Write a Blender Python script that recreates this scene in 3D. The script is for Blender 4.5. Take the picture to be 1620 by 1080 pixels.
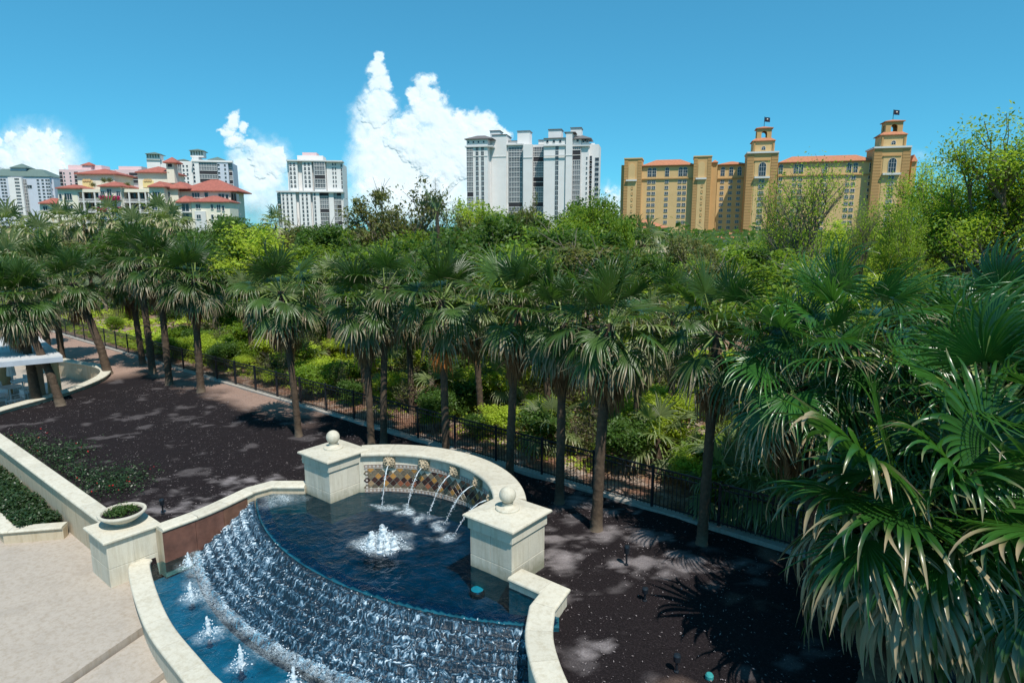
import bpy, bmesh, math, random
import numpy as np
from mathutils import Vector, Matrix, noise as mnoise
rnd = random.Random(7)
nrg = np.random.default_rng(11)
R_ = math.radians

# ------------------------------------------------------------------ camera, sky, sun, exposure
EYE = 7.6
FPX = 1000.0
PITCH = math.atan(175 / 1000)
scene = bpy.context.scene
for o in list(bpy.data.objects):
    bpy.data.objects.remove(o)
cam_d = bpy.data.cameras.new('camera')
cam = bpy.data.objects.new('camera', cam_d)
scene.collection.objects.link(cam)
cam.location = (0, 0, EYE)
cam.rotation_euler = (math.pi / 2 - PITCH, 0, 0)
cam_d.lens = 36 * FPX / 1620
cam_d.sensor_width = 36
cam_d.clip_start = 0.1
cam_d.clip_end = 30000
scene.camera = cam

SUN_EL = R_(59)
SUN_DIR = Vector((-0.46, 0.888, 0)).normalized()            # horizontal direction the light travels
world = bpy.data.worlds.new('World')
scene.world = world
world.use_nodes = True
nt = world.node_tree
nt.nodes.clear()
wo = nt.nodes.new('ShaderNodeOutputWorld')
bg = nt.nodes.new('ShaderNodeBackground')
sky = nt.nodes.new('ShaderNodeTexSky')
sky.sky_type = 'NISHITA'
sky.sun_disc = False
sky.sun_elevation = SUN_EL
# the sun stands opposite to the travel direction
sun_from = -SUN_DIR
sky.sun_rotation = math.atan2(sun_from.x, sun_from.y)
sky.air_density = 0.7
sky.dust_density = 0.1
sky.ozone_density = 3.0
tint = nt.nodes.new('ShaderNodeMix')
tint.data_type = 'RGBA'
tint.blend_type = 'MULTIPLY'
tint.inputs[0].default_value = 1.0
tint.inputs[7].default_value = (0.33, 1.18, 1.44, 1)
gm_ = nt.nodes.new('ShaderNodeGamma')
gm_.inputs[1].default_value = 0.6
nt.links.new(sky.outputs[0], gm_.inputs[0])
nt.links.new(gm_.outputs[0], tint.inputs[6])
nt.links.new(tint.outputs[2], bg.inputs[0])
bg.inputs[1].default_value = 0.14
nt.links.new(bg.outputs[0], wo.inputs[0])

sl = bpy.data.lights.new('sun', 'SUN')
sl.energy = 3.6
sl.angle = R_(0.5)
sl.color = (1.0, 0.955, 0.88)
sun = bpy.data.objects.new('sun', sl)
scene.collection.objects.link(sun)
d = (SUN_DIR * math.cos(SUN_EL) + Vector((0, 0, -math.sin(SUN_EL))))
sun.rotation_euler = d.to_track_quat('-Z', 'Y').to_euler()

scene.view_settings.view_transform = 'Standard'
scene.view_settings.look = 'None'
scene.view_settings.exposure = 0.5
scene.view_settings.gamma = 1
scene.view_settings.use_curve_mapping = False
scene.render.engine = 'CYCLES'
scene.cycles.transparent_max_bounces = 24
scene.cycles.max_bounces = 7
scene.cycles.diffuse_bounces = 3

# ------------------------------------------------------------------ helpers
COL = scene.collection
PC, PS = math.cos(PITCH), math.sin(PITCH)

def ray(px, py):
    u = (px - 810) / FPX
    v = (540 - py) / FPX
    return Vector((u, PC + v * PS, -PS + v * PC))

def at(px, py, z=0.0):
    r = ray(px, py)
    t = (z - EYE) / r.z
    return Vector((r.x * t, r.y * t, z))

def atY(px, py, Y):
    r = ray(px, py)
    t = Y / r.y
    return Vector((r.x * t, Y, EYE + r.z * t))

def proj(p):
    dz = p[2] - EYE
    dd = p[1] * PC - dz * PS
    up = p[1] * PS + dz * PC
    dd = max(dd, .01)
    return 810 + FPX * p[0] / dd, 540 - FPX * up / dd

# frame of the fountain and the fence: X along the fence to the right, Y towards the fence
FO = Vector((-2.61, 15.32, 0))
FA = math.atan2(-0.6257, 0.78)
FM = Matrix.Translation(FO) @ Matrix.Rotation(FA, 4, 'Z')
FMI = FM.inverted()

def W(x, y, z=0.0):
    return FM @ Vector((x, y, z))

def Lc(p):
    return FMI @ Vector(p)

def tag(o, label=None, cat=None, group=None, kind=None):
    if label: o['label'] = label
    if cat: o['category'] = cat
    if group: o['group'] = group
    if kind: o['kind'] = kind
    return o

def empty(name, label=None, cat=None, group=None, loc=(0, 0, 0), rotz=0.0):
    o = bpy.data.objects.new(name, None)
    COL.objects.link(o)
    o.location = loc
    o.rotation_euler = (0, 0, rotz)
    o.empty_display_size = .2
    tag(o, label, cat, group)
    return o

def link(name, me, parent=None, loc=None, rot=None, scale=None):
    o = bpy.data.objects.new(name, me)
    COL.objects.link(o)
    if parent: o.parent = parent
    if loc is not None: o.location = loc
    if rot is not None: o.rotation_euler = rot
    if scale is not None: o.scale = scale if hasattr(scale, '__len__') else (scale,) * 3
    return o

class MB:
    """collects faces of one mesh"""
    def __init__(s):
        s.v = []; s.f = []; s.m = []
    def add(s, vs, fs, mi=0):
        b = len(s.v)
        s.v.extend(tuple(p) for p in vs)
        for f in fs:
            s.f.append(tuple(i + b for i in f)); s.m.append(mi)
    def box(s, x0, x1, y0, y1, z0, z1, mi=0, M=None, ch=0.0):
        if x0 > x1: x0, x1 = x1, x0
        if y0 > y1: y0, y1 = y1, y0
        if z0 > z1: z0, z1 = z1, z0
        if ch > 0:
            s.chbox(x0, x1, y0, y1, z0, z1, ch, mi, M); return
        vs = [(x, y, z) for z in (z0, z1) for y in (y0, y1) for x in (x0, x1)]
        if M: vs = [M @ Vector(p) for p in vs]
        s.add(vs, [(0, 2, 3, 1), (4, 5, 7, 6), (0, 1, 5, 4), (2, 6, 7, 3), (0, 4, 6, 2), (1, 3, 7, 5)], mi)
    def chbox(s, x0, x1, y0, y1, z0, z1, c, mi=0, M=None):
        rings = []
        for (zz, i) in ((z0, c), (z0 + c, 0), (z1 - c, 0), (z1, c)):
            a, b, cc, dd = x0 + i, x1 - i, y0 + i, y1 - i
            k = c * .6 if i == 0 else c * .3
            rings.append([(a + k, cc, zz), (b - k, cc, zz), (b, cc + k, zz), (b, dd - k, zz), (b - k, dd, zz), (a + k, dd, zz), (a, dd - k, zz), (a, cc + k, zz)])
        vs = [p for r in rings for p in r]
        if M: vs = [M @ Vector(p) for p in vs]
        fs = [tuple(range(7, -1, -1)), tuple(range(24, 32))]
        for r in range(3):
            for i in range(8):
                j = (i + 1) % 8
                fs.append((r * 8 + i, r * 8 + j, r * 8 + 8 + j, r * 8 + 8 + i))
        s.add(vs, fs, mi)
    def tube(s, pts, rad, n=8, mi=0, caps=True):
        pts = [Vector(p) for p in pts]
        if not hasattr(rad, '__len__'): rad = [rad] * len(pts)
        up = Vector((0, 0, 1))
        vs = []
        prev = None
        for i, p in enumerate(pts):
            t = (pts[min(i + 1, len(pts) - 1)] - pts[max(i - 1, 0)])
            if t.length < 1e-6: t = Vector((0, 0, 1))
            t.normalize()
            if prev is None:
                a = t.orthogonal().normalized()
            else:
                a = prev - t * prev.dot(t)
                a = a.normalized() if a.length > 1e-6 else t.orthogonal().normalized()
            prev = a
            b = t.cross(a)
            for k in range(n):
                an = 2 * math.pi * k / n
                vs.append(p + (a * math.cos(an) + b * math.sin(an)) * rad[i])
        fs = []
        for i in range(len(pts) - 1):
            for k in range(n):
                j = (k + 1) % n
                fs.append((i * n + k, i * n + j, (i + 1) * n + j, (i + 1) * n + k))
        if caps:
            fs.append(tuple(range(n - 1, -1, -1)))
            fs.append(tuple(range((len(pts) - 1) * n, len(pts) * n)))
        s.add(vs, fs, mi)
    def lathe(s, prof, n=32, mi=0, M=None, sx=1, sy=1):
        vs = []
        for r, z in prof:
            for k in range(n):
                an = 2 * math.pi * k / n
                p = Vector((r * math.cos(an) * sx, r * math.sin(an) * sy, z))
                vs.append(M @ p if M else p)
        fs = []
        for i in range(len(prof) - 1):
            for k in range(n):
                j = (k + 1) % n
                fs.append((i * n + k, i * n + j, (i + 1) * n + j, (i + 1) * n + k))
        fs.append(tuple(range(n - 1, -1, -1)))
        fs.append(tuple(range((len(prof) - 1) * n, len(prof) * n)))
        s.add(vs, fs, mi)
    def blob(s, c, r, mi=0, n=8, m=6, jit=0.0, rng=rnd, M=None):
        if not hasattr(r, '__len__'): r = (r, r, r)
        vs = []
        for i in range(m + 1):
            th = math.pi * i / m
            for k in range(n):
                an = 2 * math.pi * k / n
                q = 1 + (rng.random() - .5) * jit
                p = Vector((c[0] + r[0] * math.sin(th) * math.cos(an) * q, c[1] + r[1] * math.sin(th) * math.sin(an) * q, c[2] - r[2] * math.cos(th) * q))
                vs.append(M @ p if M else p)
        fs = []
        for i in range(m):
            for k in range(n):
                j = (k + 1) % n
                fs.append((i * n + k, i * n + j, (i + 1) * n + j, (i + 1) * n + k))
        s.add(vs, fs, mi)
    def prism(s, poly, y0, y1, mi=0):
        """poly in x,z; extruded along y"""
        n = len(poly)
        vs = [(x, y0, z) for x, z in poly] + [(x, y1, z) for x, z in poly]
        fs = [tuple(range(n)), tuple(range(2 * n - 1, n - 1, -1))]
        for i in range(n):
            j = (i + 1) % n
            fs.append((i, i + n, j + n, j))
        s.add(vs, fs, mi)
    def hip(s, x0, x1, y0, y1, z0, z1, th=.25, mi=0, inset=None):
        w, dd = x1 - x0, y1 - y0
        k = min(w, dd) / 2 if inset is None else inset
        s.box(x0, x1, y0, y1, z0, z0 + th, mi)
        a = [(x0, y0, z0 + th), (x1, y0, z0 + th), (x1, y1, z0 + th), (x0, y1, z0 + th)]
        e = .01
        b = [(x0 + k - e, y0 + k - e, z1), (x1 - k + e, y0 + k - e, z1), (x1 - k + e, y1 - k + e, z1), (x0 + k - e, y1 - k + e, z1)]
        s.add(a + b, [(0, 1, 5, 4), (1, 2, 6, 5), (2, 3, 7, 6), (3, 0, 4, 7), (4, 5, 6, 7)], mi)
    def mesh(s, name, mats, smooth=False):
        me = bpy.data.meshes.new(name)
        me.from_pydata(s.v, [], s.f)
        if not isinstance(mats, (list, tuple)): mats = [mats]
        for m in mats: me.materials.append(m)
        me.polygons.foreach_set('material_index', s.m)
        if smooth: me.polygons.foreach_set('use_smooth', [True] * len(s.f))
        me.update()
        return me
    def build(s, name, mats, parent=None, smooth=False, **k):
        return link(name, s.mesh(name, mats, smooth), parent, **k)

def npmesh(name, V, Fq, mats, smooth=False, attrs=None):
    """fast mesh of quads from numpy arrays"""
    me = bpy.data.meshes.new(name)
    V = np.asarray(V, dtype=np.float32); Fq = np.asarray(Fq, dtype=np.int32)
    k = Fq.shape[1]
    me.vertices.add(len(V)); me.vertices.foreach_set('co', V.ravel())
    me.loops.add(Fq.size); me.loops.foreach_set('vertex_index', Fq.ravel())
    me.polygons.add(len(Fq)); me.polygons.foreach_set('loop_start', np.arange(0, Fq.size, k, dtype=np.int32))
    me.update(calc_edges=True)
    me.validate()
    if smooth: me.polygons.foreach_set('use_smooth', np.ones(len(me.polygons), dtype=bool))
    if not isinstance(mats, (list, tuple)): mats = [mats]
    for m in mats: me.materials.append(m)
    for an, av in (attrs or {}).items():
        a = me.attributes.new(an, 'FLOAT', 'POINT')
        a.data.foreach_set('value', np.asarray(av, dtype=np.float32))
    return me

# numpy value noise
_perm = nrg.random((256, 256))
def vnoise(x, y):
    xi = np.floor(x).astype(int); yi = np.floor(y).astype(int)
    fx = x - xi; fy = y - yi
    fx = fx * fx * (3 - 2 * fx); fy = fy * fy * (3 - 2 * fy)
    a = _perm[xi % 256, yi % 256]; b = _perm[(xi + 1) % 256, yi % 256]
    c = _perm[xi % 256, (yi + 1) % 256]; e = _perm[(xi + 1) % 256, (yi + 1) % 256]
    return (a * (1 - fx) + b * fx) * (1 - fy) + (c * (1 - fx) + e * fx) * fy
def fbm(x, y, o=4):
    s = 0; a = .5; n = 0
    for i in range(o):
        s = s + a * vnoise(x * 2 ** i + 17.3 * i, y * 2 ** i + 9.1 * i); n += a; a *= .5
    return s / n

# ------------------------------------------------------------------ materials
def mat(name):
    m = bpy.data.materials.new(name)
    m.use_nodes = True
    t = m.node_tree
    b = t.nodes['Principled BSDF']
    return m, t, b

def ramp(t, src, stops):
    r = t.nodes.new('ShaderNodeValToRGB')
    el = r.color_ramp.elements
    while len(el) < len(stops): el.new(.5)
    for e, (p, c) in zip(el, stops):
        e.position = p; e.color = (*c, 1) if len(c) == 3 else c
    t.links.new(src, r.inputs[0])
    return r.outputs[0]

def noise_n(t, scale, detail=4, rough=.6, coord='Object', mapscale=None, distort=0):
    tc = t.nodes.new('ShaderNodeTexCoord')
    n = t.nodes.new('ShaderNodeTexNoise')
    n.inputs['Scale'].default_value = scale
    n.inputs['Detail'].default_value = detail
    n.inputs['Roughness'].default_value = rough
    n.inputs['Distortion'].default_value = distort
    src = tc.outputs[coord]
    if mapscale:
        mp = t.nodes.new('ShaderNodeMapping')
        mp.inputs['Scale'].default_value = mapscale
        t.links.new(src, mp.inputs[0]); src = mp.outputs[0]
    t.links.new(src, n.inputs['Vector'])
    return n.outputs[0]

def mixc(t, fac, a, b, mode='MIX'):
    m = t.nodes.new('ShaderNodeMix'); m.data_type = 'RGBA'; m.blend_type = mode
    for sock, val in ((m.inputs[0], fac), (m.inputs[6], a), (m.inputs[7], b)):
        if isinstance(val, (int, float)): sock.default_value = val
        elif isinstance(val, tuple): sock.default_value = (*val, 1) if len(val) == 3 else val
        else: t.links.new(val, sock)
    return m.outputs[2]

def bump(t, b, src, strength=.3, dist=.02):
    n = t.nodes.new('ShaderNodeBump')
    n.inputs['Strength'].default_value = strength
    n.inputs['Distance'].default_value = dist
    t.links.new(src, n.inputs['Height'])
    t.links.new(n.outputs[0], b.inputs['Normal'])

def objrand(t):
    return t.nodes.new('ShaderNodeObjectInfo').outputs['Random']

def plain(name, col, rough=.6, var=.15, scale=3.0, metal=0.0, bmp=0.0, spec=.5, orand=0.0, coord='Object', bscale=None):
    m, t, b = mat(name)
    lo = tuple(c * (1 - var) for c in col); hi = tuple(min(1, c * (1 + var)) for c in col)
    n = noise_n(t, scale, 5, .6, coord)
    c = ramp(t, n, [(.3, lo), (.7, hi)])
    if orand:
        hs = t.nodes.new('ShaderNodeHueSaturation')
        mr = t.nodes.new('ShaderNodeMapRange')
        mr.inputs[3].default_value = 1 - orand; mr.inputs[4].default_value = 1 + orand
        t.links.new(objrand(t), mr.inputs[0]); t.links.new(mr.outputs[0], hs.inputs['Value'])
        t.links.new(c, hs.inputs['Color']); c = hs.outputs[0]
    t.links.new(c, b.inputs['Base Color'])
    b.inputs['Roughness'].default_value = rough
    b.inputs['Metallic'].default_value = metal
    b.inputs['Specular IOR Level'].default_value = spec
    if bmp: bump(t, b, noise_n(t, bscale or scale * 8, 6, .7, coord), bmp, .02)
    return m

def stone_mat(name, col):
    m, t, b = mat(name)
    big = noise_n(t, 1.3, 6, .65); fine = noise_n(t, 38, 4, .7)
    c = ramp(t, big, [(.28, tuple(x * .80 for x in col)), (.5, col), (.75, tuple(min(1, x * 1.08) for x in col))])
    c = mixc(t, .35, c, ramp(t, fine, [(.3, tuple(x * .78 for x in col)), (.7, tuple(min(1, x * 1.12) for x in col))]))
    # run-off stains: streaks that follow the vertical
    st = noise_n(t, 3.0, 5, .7, 'Object', (3.0, 3.0, .35))
    sf = ramp(t, st, [(.46, (0, 0, 0)), (.74, (.65, .65, .65))])
    c = mixc(t, sf, c, tuple(x * y for x, y in zip(col, (.66, .60, .50))))
    hs = t.nodes.new('ShaderNodeHueSaturation')
    mr = t.nodes.new('ShaderNodeMapRange'); mr.inputs[3].default_value = .93; mr.inputs[4].default_value = 1.06
    t.links.new(objrand(t), mr.inputs[0]); t.links.new(mr.outputs[0], hs.inputs['Value']); t.links.new(c, hs.inputs['Color'])
    t.links.new(hs.outputs[0], b.inputs['Base Color'])
    b.inputs['Roughness'].default_value = .82
    b.inputs['Specular IOR Level'].default_value = .25
    bump(t, b, fine, .25, .01)
    return m

def wet_stone(name, col, z0, z1):
    m = stone_mat(name, col); t = m.node_tree; b = t.nodes['Principled BSDF']
    src = b.inputs['Base Color'].links[0].from_socket
    tc = t.nodes.new('ShaderNodeTexCoord'); sp = t.nodes.new('ShaderNodeSeparateXYZ'); t.links.new(tc.outputs['Object'], sp.inputs[0])
    n = noise_n(t, 4, 5, .7)
    ad = t.nodes.new('ShaderNodeMath'); ad.operation = 'MULTIPLY_ADD'; ad.inputs[1].default_value = .5; t.links.new(n, ad.inputs[0]); t.links.new(sp.outputs[2], ad.inputs[2])
    mr = t.nodes.new('ShaderNodeMapRange'); mr.inputs[1].default_value = z0 + .25; mr.inputs[2].default_value = z1 + .25; mr.inputs[3].default_value = .75; mr.inputs[4].default_value = 0
    t.links.new(ad.outputs[0], mr.inputs[0])
    c = mixc(t, mr.outputs[0], src, (col[0] * .30, col[1] * .33, col[2] * .26))
    t.links.new(c, b.inputs['Base Color'])
    return m

def leaf_mat(name, c_lo, c_hi, trans, tipcol=None, rough=.45, tw=.35, spec=.5, orand=.18):
    m, t, b = mat(name)
    out = t.nodes['Material Output']
    n = noise_n(t, 1.1, 3, .6)
    c = ramp(t, n, [(.3, c_lo), (.7, c_hi)])
    hs = t.nodes.new('ShaderNodeHueSaturation')
    mr = t.nodes.new('ShaderNodeMapRange'); mr.inputs[3].default_value = 1 - orand; mr.inputs[4].default_value = 1 + orand
    t.links.new(objrand(t), mr.inputs[0]); t.links.new(mr.outputs[0], hs.inputs['Value'])
    at_ = t.nodes.new('ShaderNodeAttribute'); at_.attribute_name = 'lv'
    mr2 = t.nodes.new('ShaderNodeMapRange'); mr2.inputs[3].default_value = .72; mr2.inputs[4].default_value = 1.3
    t.links.new(at_.outputs['Fac'], mr2.inputs[0])
    t.links.new(c, hs.inputs['Color']); c = hs.outputs[0]
    c = mixc(t, 1.0, c, mr2.outputs[0], 'MULTIPLY')
    tc = mixc(t, 1.0, trans, mr2.outputs[0], 'MULTIPLY')
    if tipcol:
        a2 = t.nodes.new('ShaderNodeAttribute'); a2.attribute_name = 'tip'
        c = mixc(t, a2.outputs['Fac'], c, tipcol)
        tc = mixc(t, a2.outputs['Fac'], tc, tuple(x * .6 for x in tipcol))
    t.links.new(c, b.inputs['Base Color'])
    b.inputs['Roughness'].default_value = rough
    b.inputs['Specular IOR Level'].default_value = spec
    tr = t.nodes.new('ShaderNodeBsdfTranslucent')
    t.links.new(tc, tr.inputs[0])
    mx = t.nodes.new('ShaderNodeMixShader'); mx.inputs[0].default_value = tw
    t.links.new(b.outputs[0], mx.inputs[1]); t.links.new(tr.outputs[0], mx.inputs[2])
    t.links.new(mx.outputs[0], out.inputs[0])
    return m

def water_mat(name, tintc, rough=.03, bscale=6, bstr=.25, gloss=1.33, foam=False):
    m, t, b = mat(name)
    out = t.nodes['Material Output']
    tr = t.nodes.new('ShaderNodeBsdfTransparent'); tr.inputs[0].default_value = (*tintc, 1)
    gl = t.nodes.new('ShaderNodeBsdfGlossy'); gl.inputs['Roughness'].default_value = rough
    gl.inputs[0].default_value = (1, 1, 1, 1)
    fr = t.nodes.new('ShaderNodeFresnel'); fr.inputs[0].default_value = gloss
    n1 = noise_n(t, bscale, 4, .6, 'Object', None, .6)
    bm = t.nodes.new('ShaderNodeBump'); bm.inputs['Strength'].default_value = bstr; bm.inputs['Distance'].default_value = .05
    t.links.new(n1, bm.inputs['Height'])
    t.links.new(bm.outputs[0], gl.inputs['Normal']); t.links.new(bm.outputs[0], fr.inputs['Normal'])
    mx = t.nodes.new('ShaderNodeMixShader')
    t.links.new(fr.outputs[0], mx.inputs[0]); t.links.new(tr.outputs[0], mx.inputs[1]); t.links.new(gl.outputs[0], mx.inputs[2])
    last = mx.outputs[0]
    if foam:
        a = t.nodes.new('ShaderNodeAttribute'); a.attribute_name = 'foam'
        n2 = noise_n(t, 22, 5, .75, 'Object', None, 1.5)
        ma = t.nodes.new('ShaderNodeMath'); ma.operation = 'MULTIPLY'
        t.links.new(a.outputs['Fac'], ma.inputs[0])
        t.links.new(ramp(t, n2, [(.42, (0, 0, 0)), (.62, (1, 1, 1))]), ma.inputs[1])
        b.inputs['Base Color'].default_value = (.80, .92, .98, 1); b.inputs['Roughness'].default_value = .4
        m2 = t.nodes.new('ShaderNodeMixShader')
        t.links.new(ma.outputs[0], m2.inputs[0]); t.links.new(last, m2.inputs[1]); t.links.new(b.outputs[0], m2.inputs[2])
        last = m2.outputs[0]
    t.links.new(last, out.inputs[0])
    return m

M = {}
M['stone'] = stone_mat('cream cast stone', (.60, .56, .46))
M['stone_wet'] = wet_stone('cream cast stone with algae at the water', (.60, .56, .46), .12, .42)
M['stone_in'] = stone_mat('warm stucco wall', (.52, .44, .32))
M['patio'] = stone_mat('patio concrete', (.41, .355, .30))
M['iron'] = plain('black painted iron', (.012, .016, .022), .35, .2, 20)
M['tan'] = plain('tan stucco', (.55, .33, .14), .9, .06, .2, orand=.03)
M['tan_lt'] = plain('light tan stucco', (.62, .41, .19), .9, .06, .2)
M['tan_trim'] = plain('dark tan trim', (.44, .25, .10), .9, .06, .5)
M['roof_or'] = plain('orange clay tile', (.44, .17, .085), .8, .2, 1.2, bmp=.4)
M['roof_rd'] = plain('red clay tile', (.34, .105, .075), .8, .22, 1.6, bmp=.4)
M['roof_gr'] = plain('green metal roof', (.12, .17, .15), .6, .1, .6)
M['roof_gy'] = plain('grey roof', (.14, .13, .13), .8, .1, .6)
M['white'] = plain('white stucco', (.74, .71, .69), .85, .05, .15, orand=.02)
M['cream'] = plain('cream stucco', (.74, .68, .55), .85, .05, .3)
M['yellow'] = plain('yellow stucco', (.74, .58, .26), .85, .05, .3)
M['pink'] = plain('pink stucco', (.70, .50, .50), .85, .05, .1)
M['bluegrey'] = plain('pale blue grey wall', (.52, .55, .62), .85, .05, .1)
M['glass'] = plain('dark window glass', (.02, .026, .035), .12, .3, .4, spec=.6, orand=.5)
M['glass_b'] = plain('bluish bay glazing', (.13, .125, .13), .15, .3, .5, spec=.6, orand=.35)
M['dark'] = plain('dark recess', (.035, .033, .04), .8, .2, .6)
M['frame_w'] = plain('white frame', (.62, .60, .58), .6, .03, 1)
M['frame_br'] = plain('bronze frame', (.05, .042, .036), .5, .1, 1)
M['bark'] = plain('grey bark', (.16, .13, .10), .9, .35, 5, bmp=.6)
M['bark_palm'] = None
m, t, b = mat('palm trunk fibre')
tc = t.nodes.new('ShaderNodeTexCoord'); wv = t.nodes.new('ShaderNodeTexWave')
wv.bands_direction = 'Z'; wv.inputs['Scale'].default_value = 2.6; wv.inputs['Distortion'].default_value = 2.5; wv.inputs['Detail'].default_value = 3
t.links.new(tc.outputs['Object'], wv.inputs[0])
nb = noise_n(t, 9, 6, .7)
cc = ramp(t, nb, [(.25, (.035, .022, .014)), (.55, (.085, .055, .034)), (.8, (.17, .12, .08))])
cc = mixc(t, .08, cc, ramp(t, wv.outputs[0], [(.2, (.03, .02, .012)), (.6, (.12, .08, .05))]))
ta = t.nodes.new('ShaderNodeAttribute'); ta.attribute_name = 'base'
cc = mixc(t, ta.outputs['Fac'], cc, (.22, .17, .12))
t.links.new(cc, b.inputs['Base Color']); b.inputs['Roughness'].default_value = .9
bump(t, b, nb, .8, .03)
M['bark_palm'] = m
M['palm'] = leaf_mat('fan palm leaf', (.028, .062, .013), (.055, .108, .020), (.12, .25, .022), (.27, .22, .13), .36, .26, .5)
M['palm_near'] = leaf_mat('glossy fan palm leaf', (.018, .075, .013), (.040, .130, .020), (.10, .28, .028), (.40, .31, .18), .28, .24, .65)
M['palm_lt'] = leaf_mat('light palm leaf', (.12, .17, .05), (.20, .24, .09), (.24, .34, .06), (.5, .42, .25), .42, .35, .6)
M['palm_dead'] = leaf_mat('dry palm leaf', (.19, .105, .05), (.33, .21, .11), (.30, .15, .06), (.32, .23, .14), .8, .25, .2)
M['palm_teal'] = leaf_mat('feather palm leaf', (.012, .065, .05), (.018, .09, .06), (.02, .10, .06), (.20, .28, .16), .45, .25, .3)
M['petiole'] = plain('petiole', (.16, .22, .05), .5, .2, 6)
M['lime'] = leaf_mat('sunlit lime leaf', (.095, .185, .016), (.175, .27, .028), (.34, .48, .04), None, .5, .45, .4)
M['green'] = leaf_mat('mid green leaf', (.045, .10, .018), (.085, .155, .028), (.14, .26, .03), None, .5, .4, .4)
M['olive'] = leaf_mat('olive leaf', (.08, .11, .03), (.16, .17, .05), (.28, .28, .06), None, .55, .35, .35)
M['yellowgreen'] = leaf_mat('yellow green leaf', (.24, .34, .03), (.36, .44, .05), (.65, .78, .07), None, .5, .45, .35)
M['feather'] = leaf_mat('feathery fresh leaf', (.13, .23, .02), (.22, .33, .035), (.46, .62, .05), None, .5, .5, .35)
M['hedge'] = leaf_mat('hedge leaf', (.018, .042, .012), (.035, .07, .018), (.04, .09, .02), None, .4, .25, .5)
M['flower'] = leaf_mat('magenta flower', (.45, .02, .11), (.62, .04, .17), (.6, .05, .2), None, .6, .35, .3)
M['redflower'] = leaf_mat('red flower', (.5, .02, .02), (.6, .03, .03), (.6, .05, .05), None, .6, .3, .3)
M['chip'] = plain('wood chip', (.26, .22, .22), .9, .35, 30, orand=.2)
M['pool_tile'] = plain('dark blue pool floor', (.008, .115, .135), .4, .45, 3.0)
M['pool_lo'] = plain('blue pool floor', (.022, .18, .25), .4, .3, 2.0)
M['redtile'] = plain('terracotta facing tile', (.14, .062, .042), .5, .3, 4, bmp=.2)
M['browntile'] = plain('brown facing tile', (.16, .075, .045), .5, .3, 4, bmp=.2)
M['lip'] = plain('teal weir tile', (.012, .085, .12), .12, .4, 5, spec=.8)
M['water_up'] = water_mat('upper pool water', (.08, .38, .56), .05, 4, 1.0, foam=True)
M['water_lo'] = water_mat('lower pool water', (.38, .70, .82), .06, 8, .8, foam=True)
m, t, b = mat('white water foam')
b.inputs['Base Color'].default_value = (.86, .93, .97, 1); b.inputs['Roughness'].default_value = .35
b.inputs['Subsurface Weight'].default_value = 0
tr = t.nodes.new('ShaderNodeBsdfTranslucent'); tr.inputs[0].default_value = (.8, .92, .97, 1)
tp = t.nodes.new('ShaderNodeBsdfTransparent')
m1 = t.nodes.new('ShaderNodeMixShader'); m1.inputs[0].default_value = .35
m2 = t.nodes.new('ShaderNodeMixShader')
t.links.new(ramp(t, noise_n(t, 30, 4, .7), [(.50, (0, 0, 0)), (.72, (.6, .6, .6))]), m2.inputs[0])
t.links.new(b.outputs[0], m1.inputs[1]); t.links.new(tr.outputs[0], m1.inputs[2])
t.links.new(m1.outputs[0], m2.inputs[1]); t.links.new(tp.outputs[0], m2.inputs[2])
t.links.new(m2.outputs[0], t.nodes['Material Output'].inputs[0])
M['foam'] = m
# cascade sheet: dark wet stone under streaks of white water
m, t, b = mat('cascade water')
a = t.nodes.new('ShaderNodeAttribute'); a.attribute_name = 'foam'
n2 = noise_n(t, 26, 5, .8, 'Object', None, 1.2)
ad = t.nodes.new('ShaderNodeMath'); ad.operation = 'ADD'
sc_ = t.nodes.new('ShaderNodeMath'); sc_.operation = 'MULTIPLY_ADD'; sc_.inputs[1].default_value = .75; sc_.inputs[2].default_value = -.375
t.links.new(n2, sc_.inputs[0]); t.links.new(sc_.outputs[0], ad.inputs[0]); t.links.new(a.outputs['Fac'], ad.inputs[1])
t.links.new(ramp(t, ad.outputs[0], [(.22, (.004, .014, .026)), (.48, (.02, .065, .11)), (.68, (.15, .25, .33)), (.97, (.70, .79, .85))]), b.inputs['Base Color'])
b.inputs['Roughness'].default_value = .38
b.inputs['Specular IOR Level'].default_value = .55
bump(t, b, n2, .5, .02)
M['cascade'] = m

# mulch
m, t, b = mat('dark mulch')
n1 = noise_n(t, 26, 6, .8); n2 = noise_n(t, .7, 5, .65); n3 = noise_n(t, 5, 6, .75)
c = ramp(t, n1, [(.30, (.005, .0038, .0045)), (.52, (.015, .011, .012)), (.70, (.042, .032, .034))])
vo = t.nodes.new('ShaderNodeTexVoronoi'); vo.inputs['Scale'].default_value = 34
tc = t.nodes.new('ShaderNodeTexCoord'); t.links.new(tc.outputs['Object'], vo.inputs['Vector'])
sp = ramp(t, vo.outputs['Distance'], [(.07, (1, 1, 1)), (.16, (0, 0, 0))])
spm = ramp(t, n3, [(.50, (0, 0, 0)), (.66, (.7, .7, .7))])
c = mixc(t, mixc(t, 1.0, sp, spm, 'MULTIPLY'), c, (.30, .24, .27))
a = t.nodes.new('ShaderNodeAttribute'); a.attribute_name = 'sand'
c = mixc(t, a.outputs['Fac'], c, ramp(t, n1, [(.3, (.20, .17, .17)), (.7, (.46, .41, .41))]))
a2 = t.nodes.new('ShaderNodeAttribute'); a2.attribute_name = 'dry'  # carries the painted sunlit strip plus some random dry patches
c = mixc(t, a2.outputs['Fac'], c, ramp(t, n1, [(.3, (.17, .10, .075)), (.7, (.50, .35, .28))]))  # pale pinkish tone puts sunlight on the left mulch into its colour
t.links.new(c, b.inputs['Base Color']); b.inputs['Roughness'].default_value = .95; b.inputs['Specular IOR Level'].default_value = .15
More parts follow.
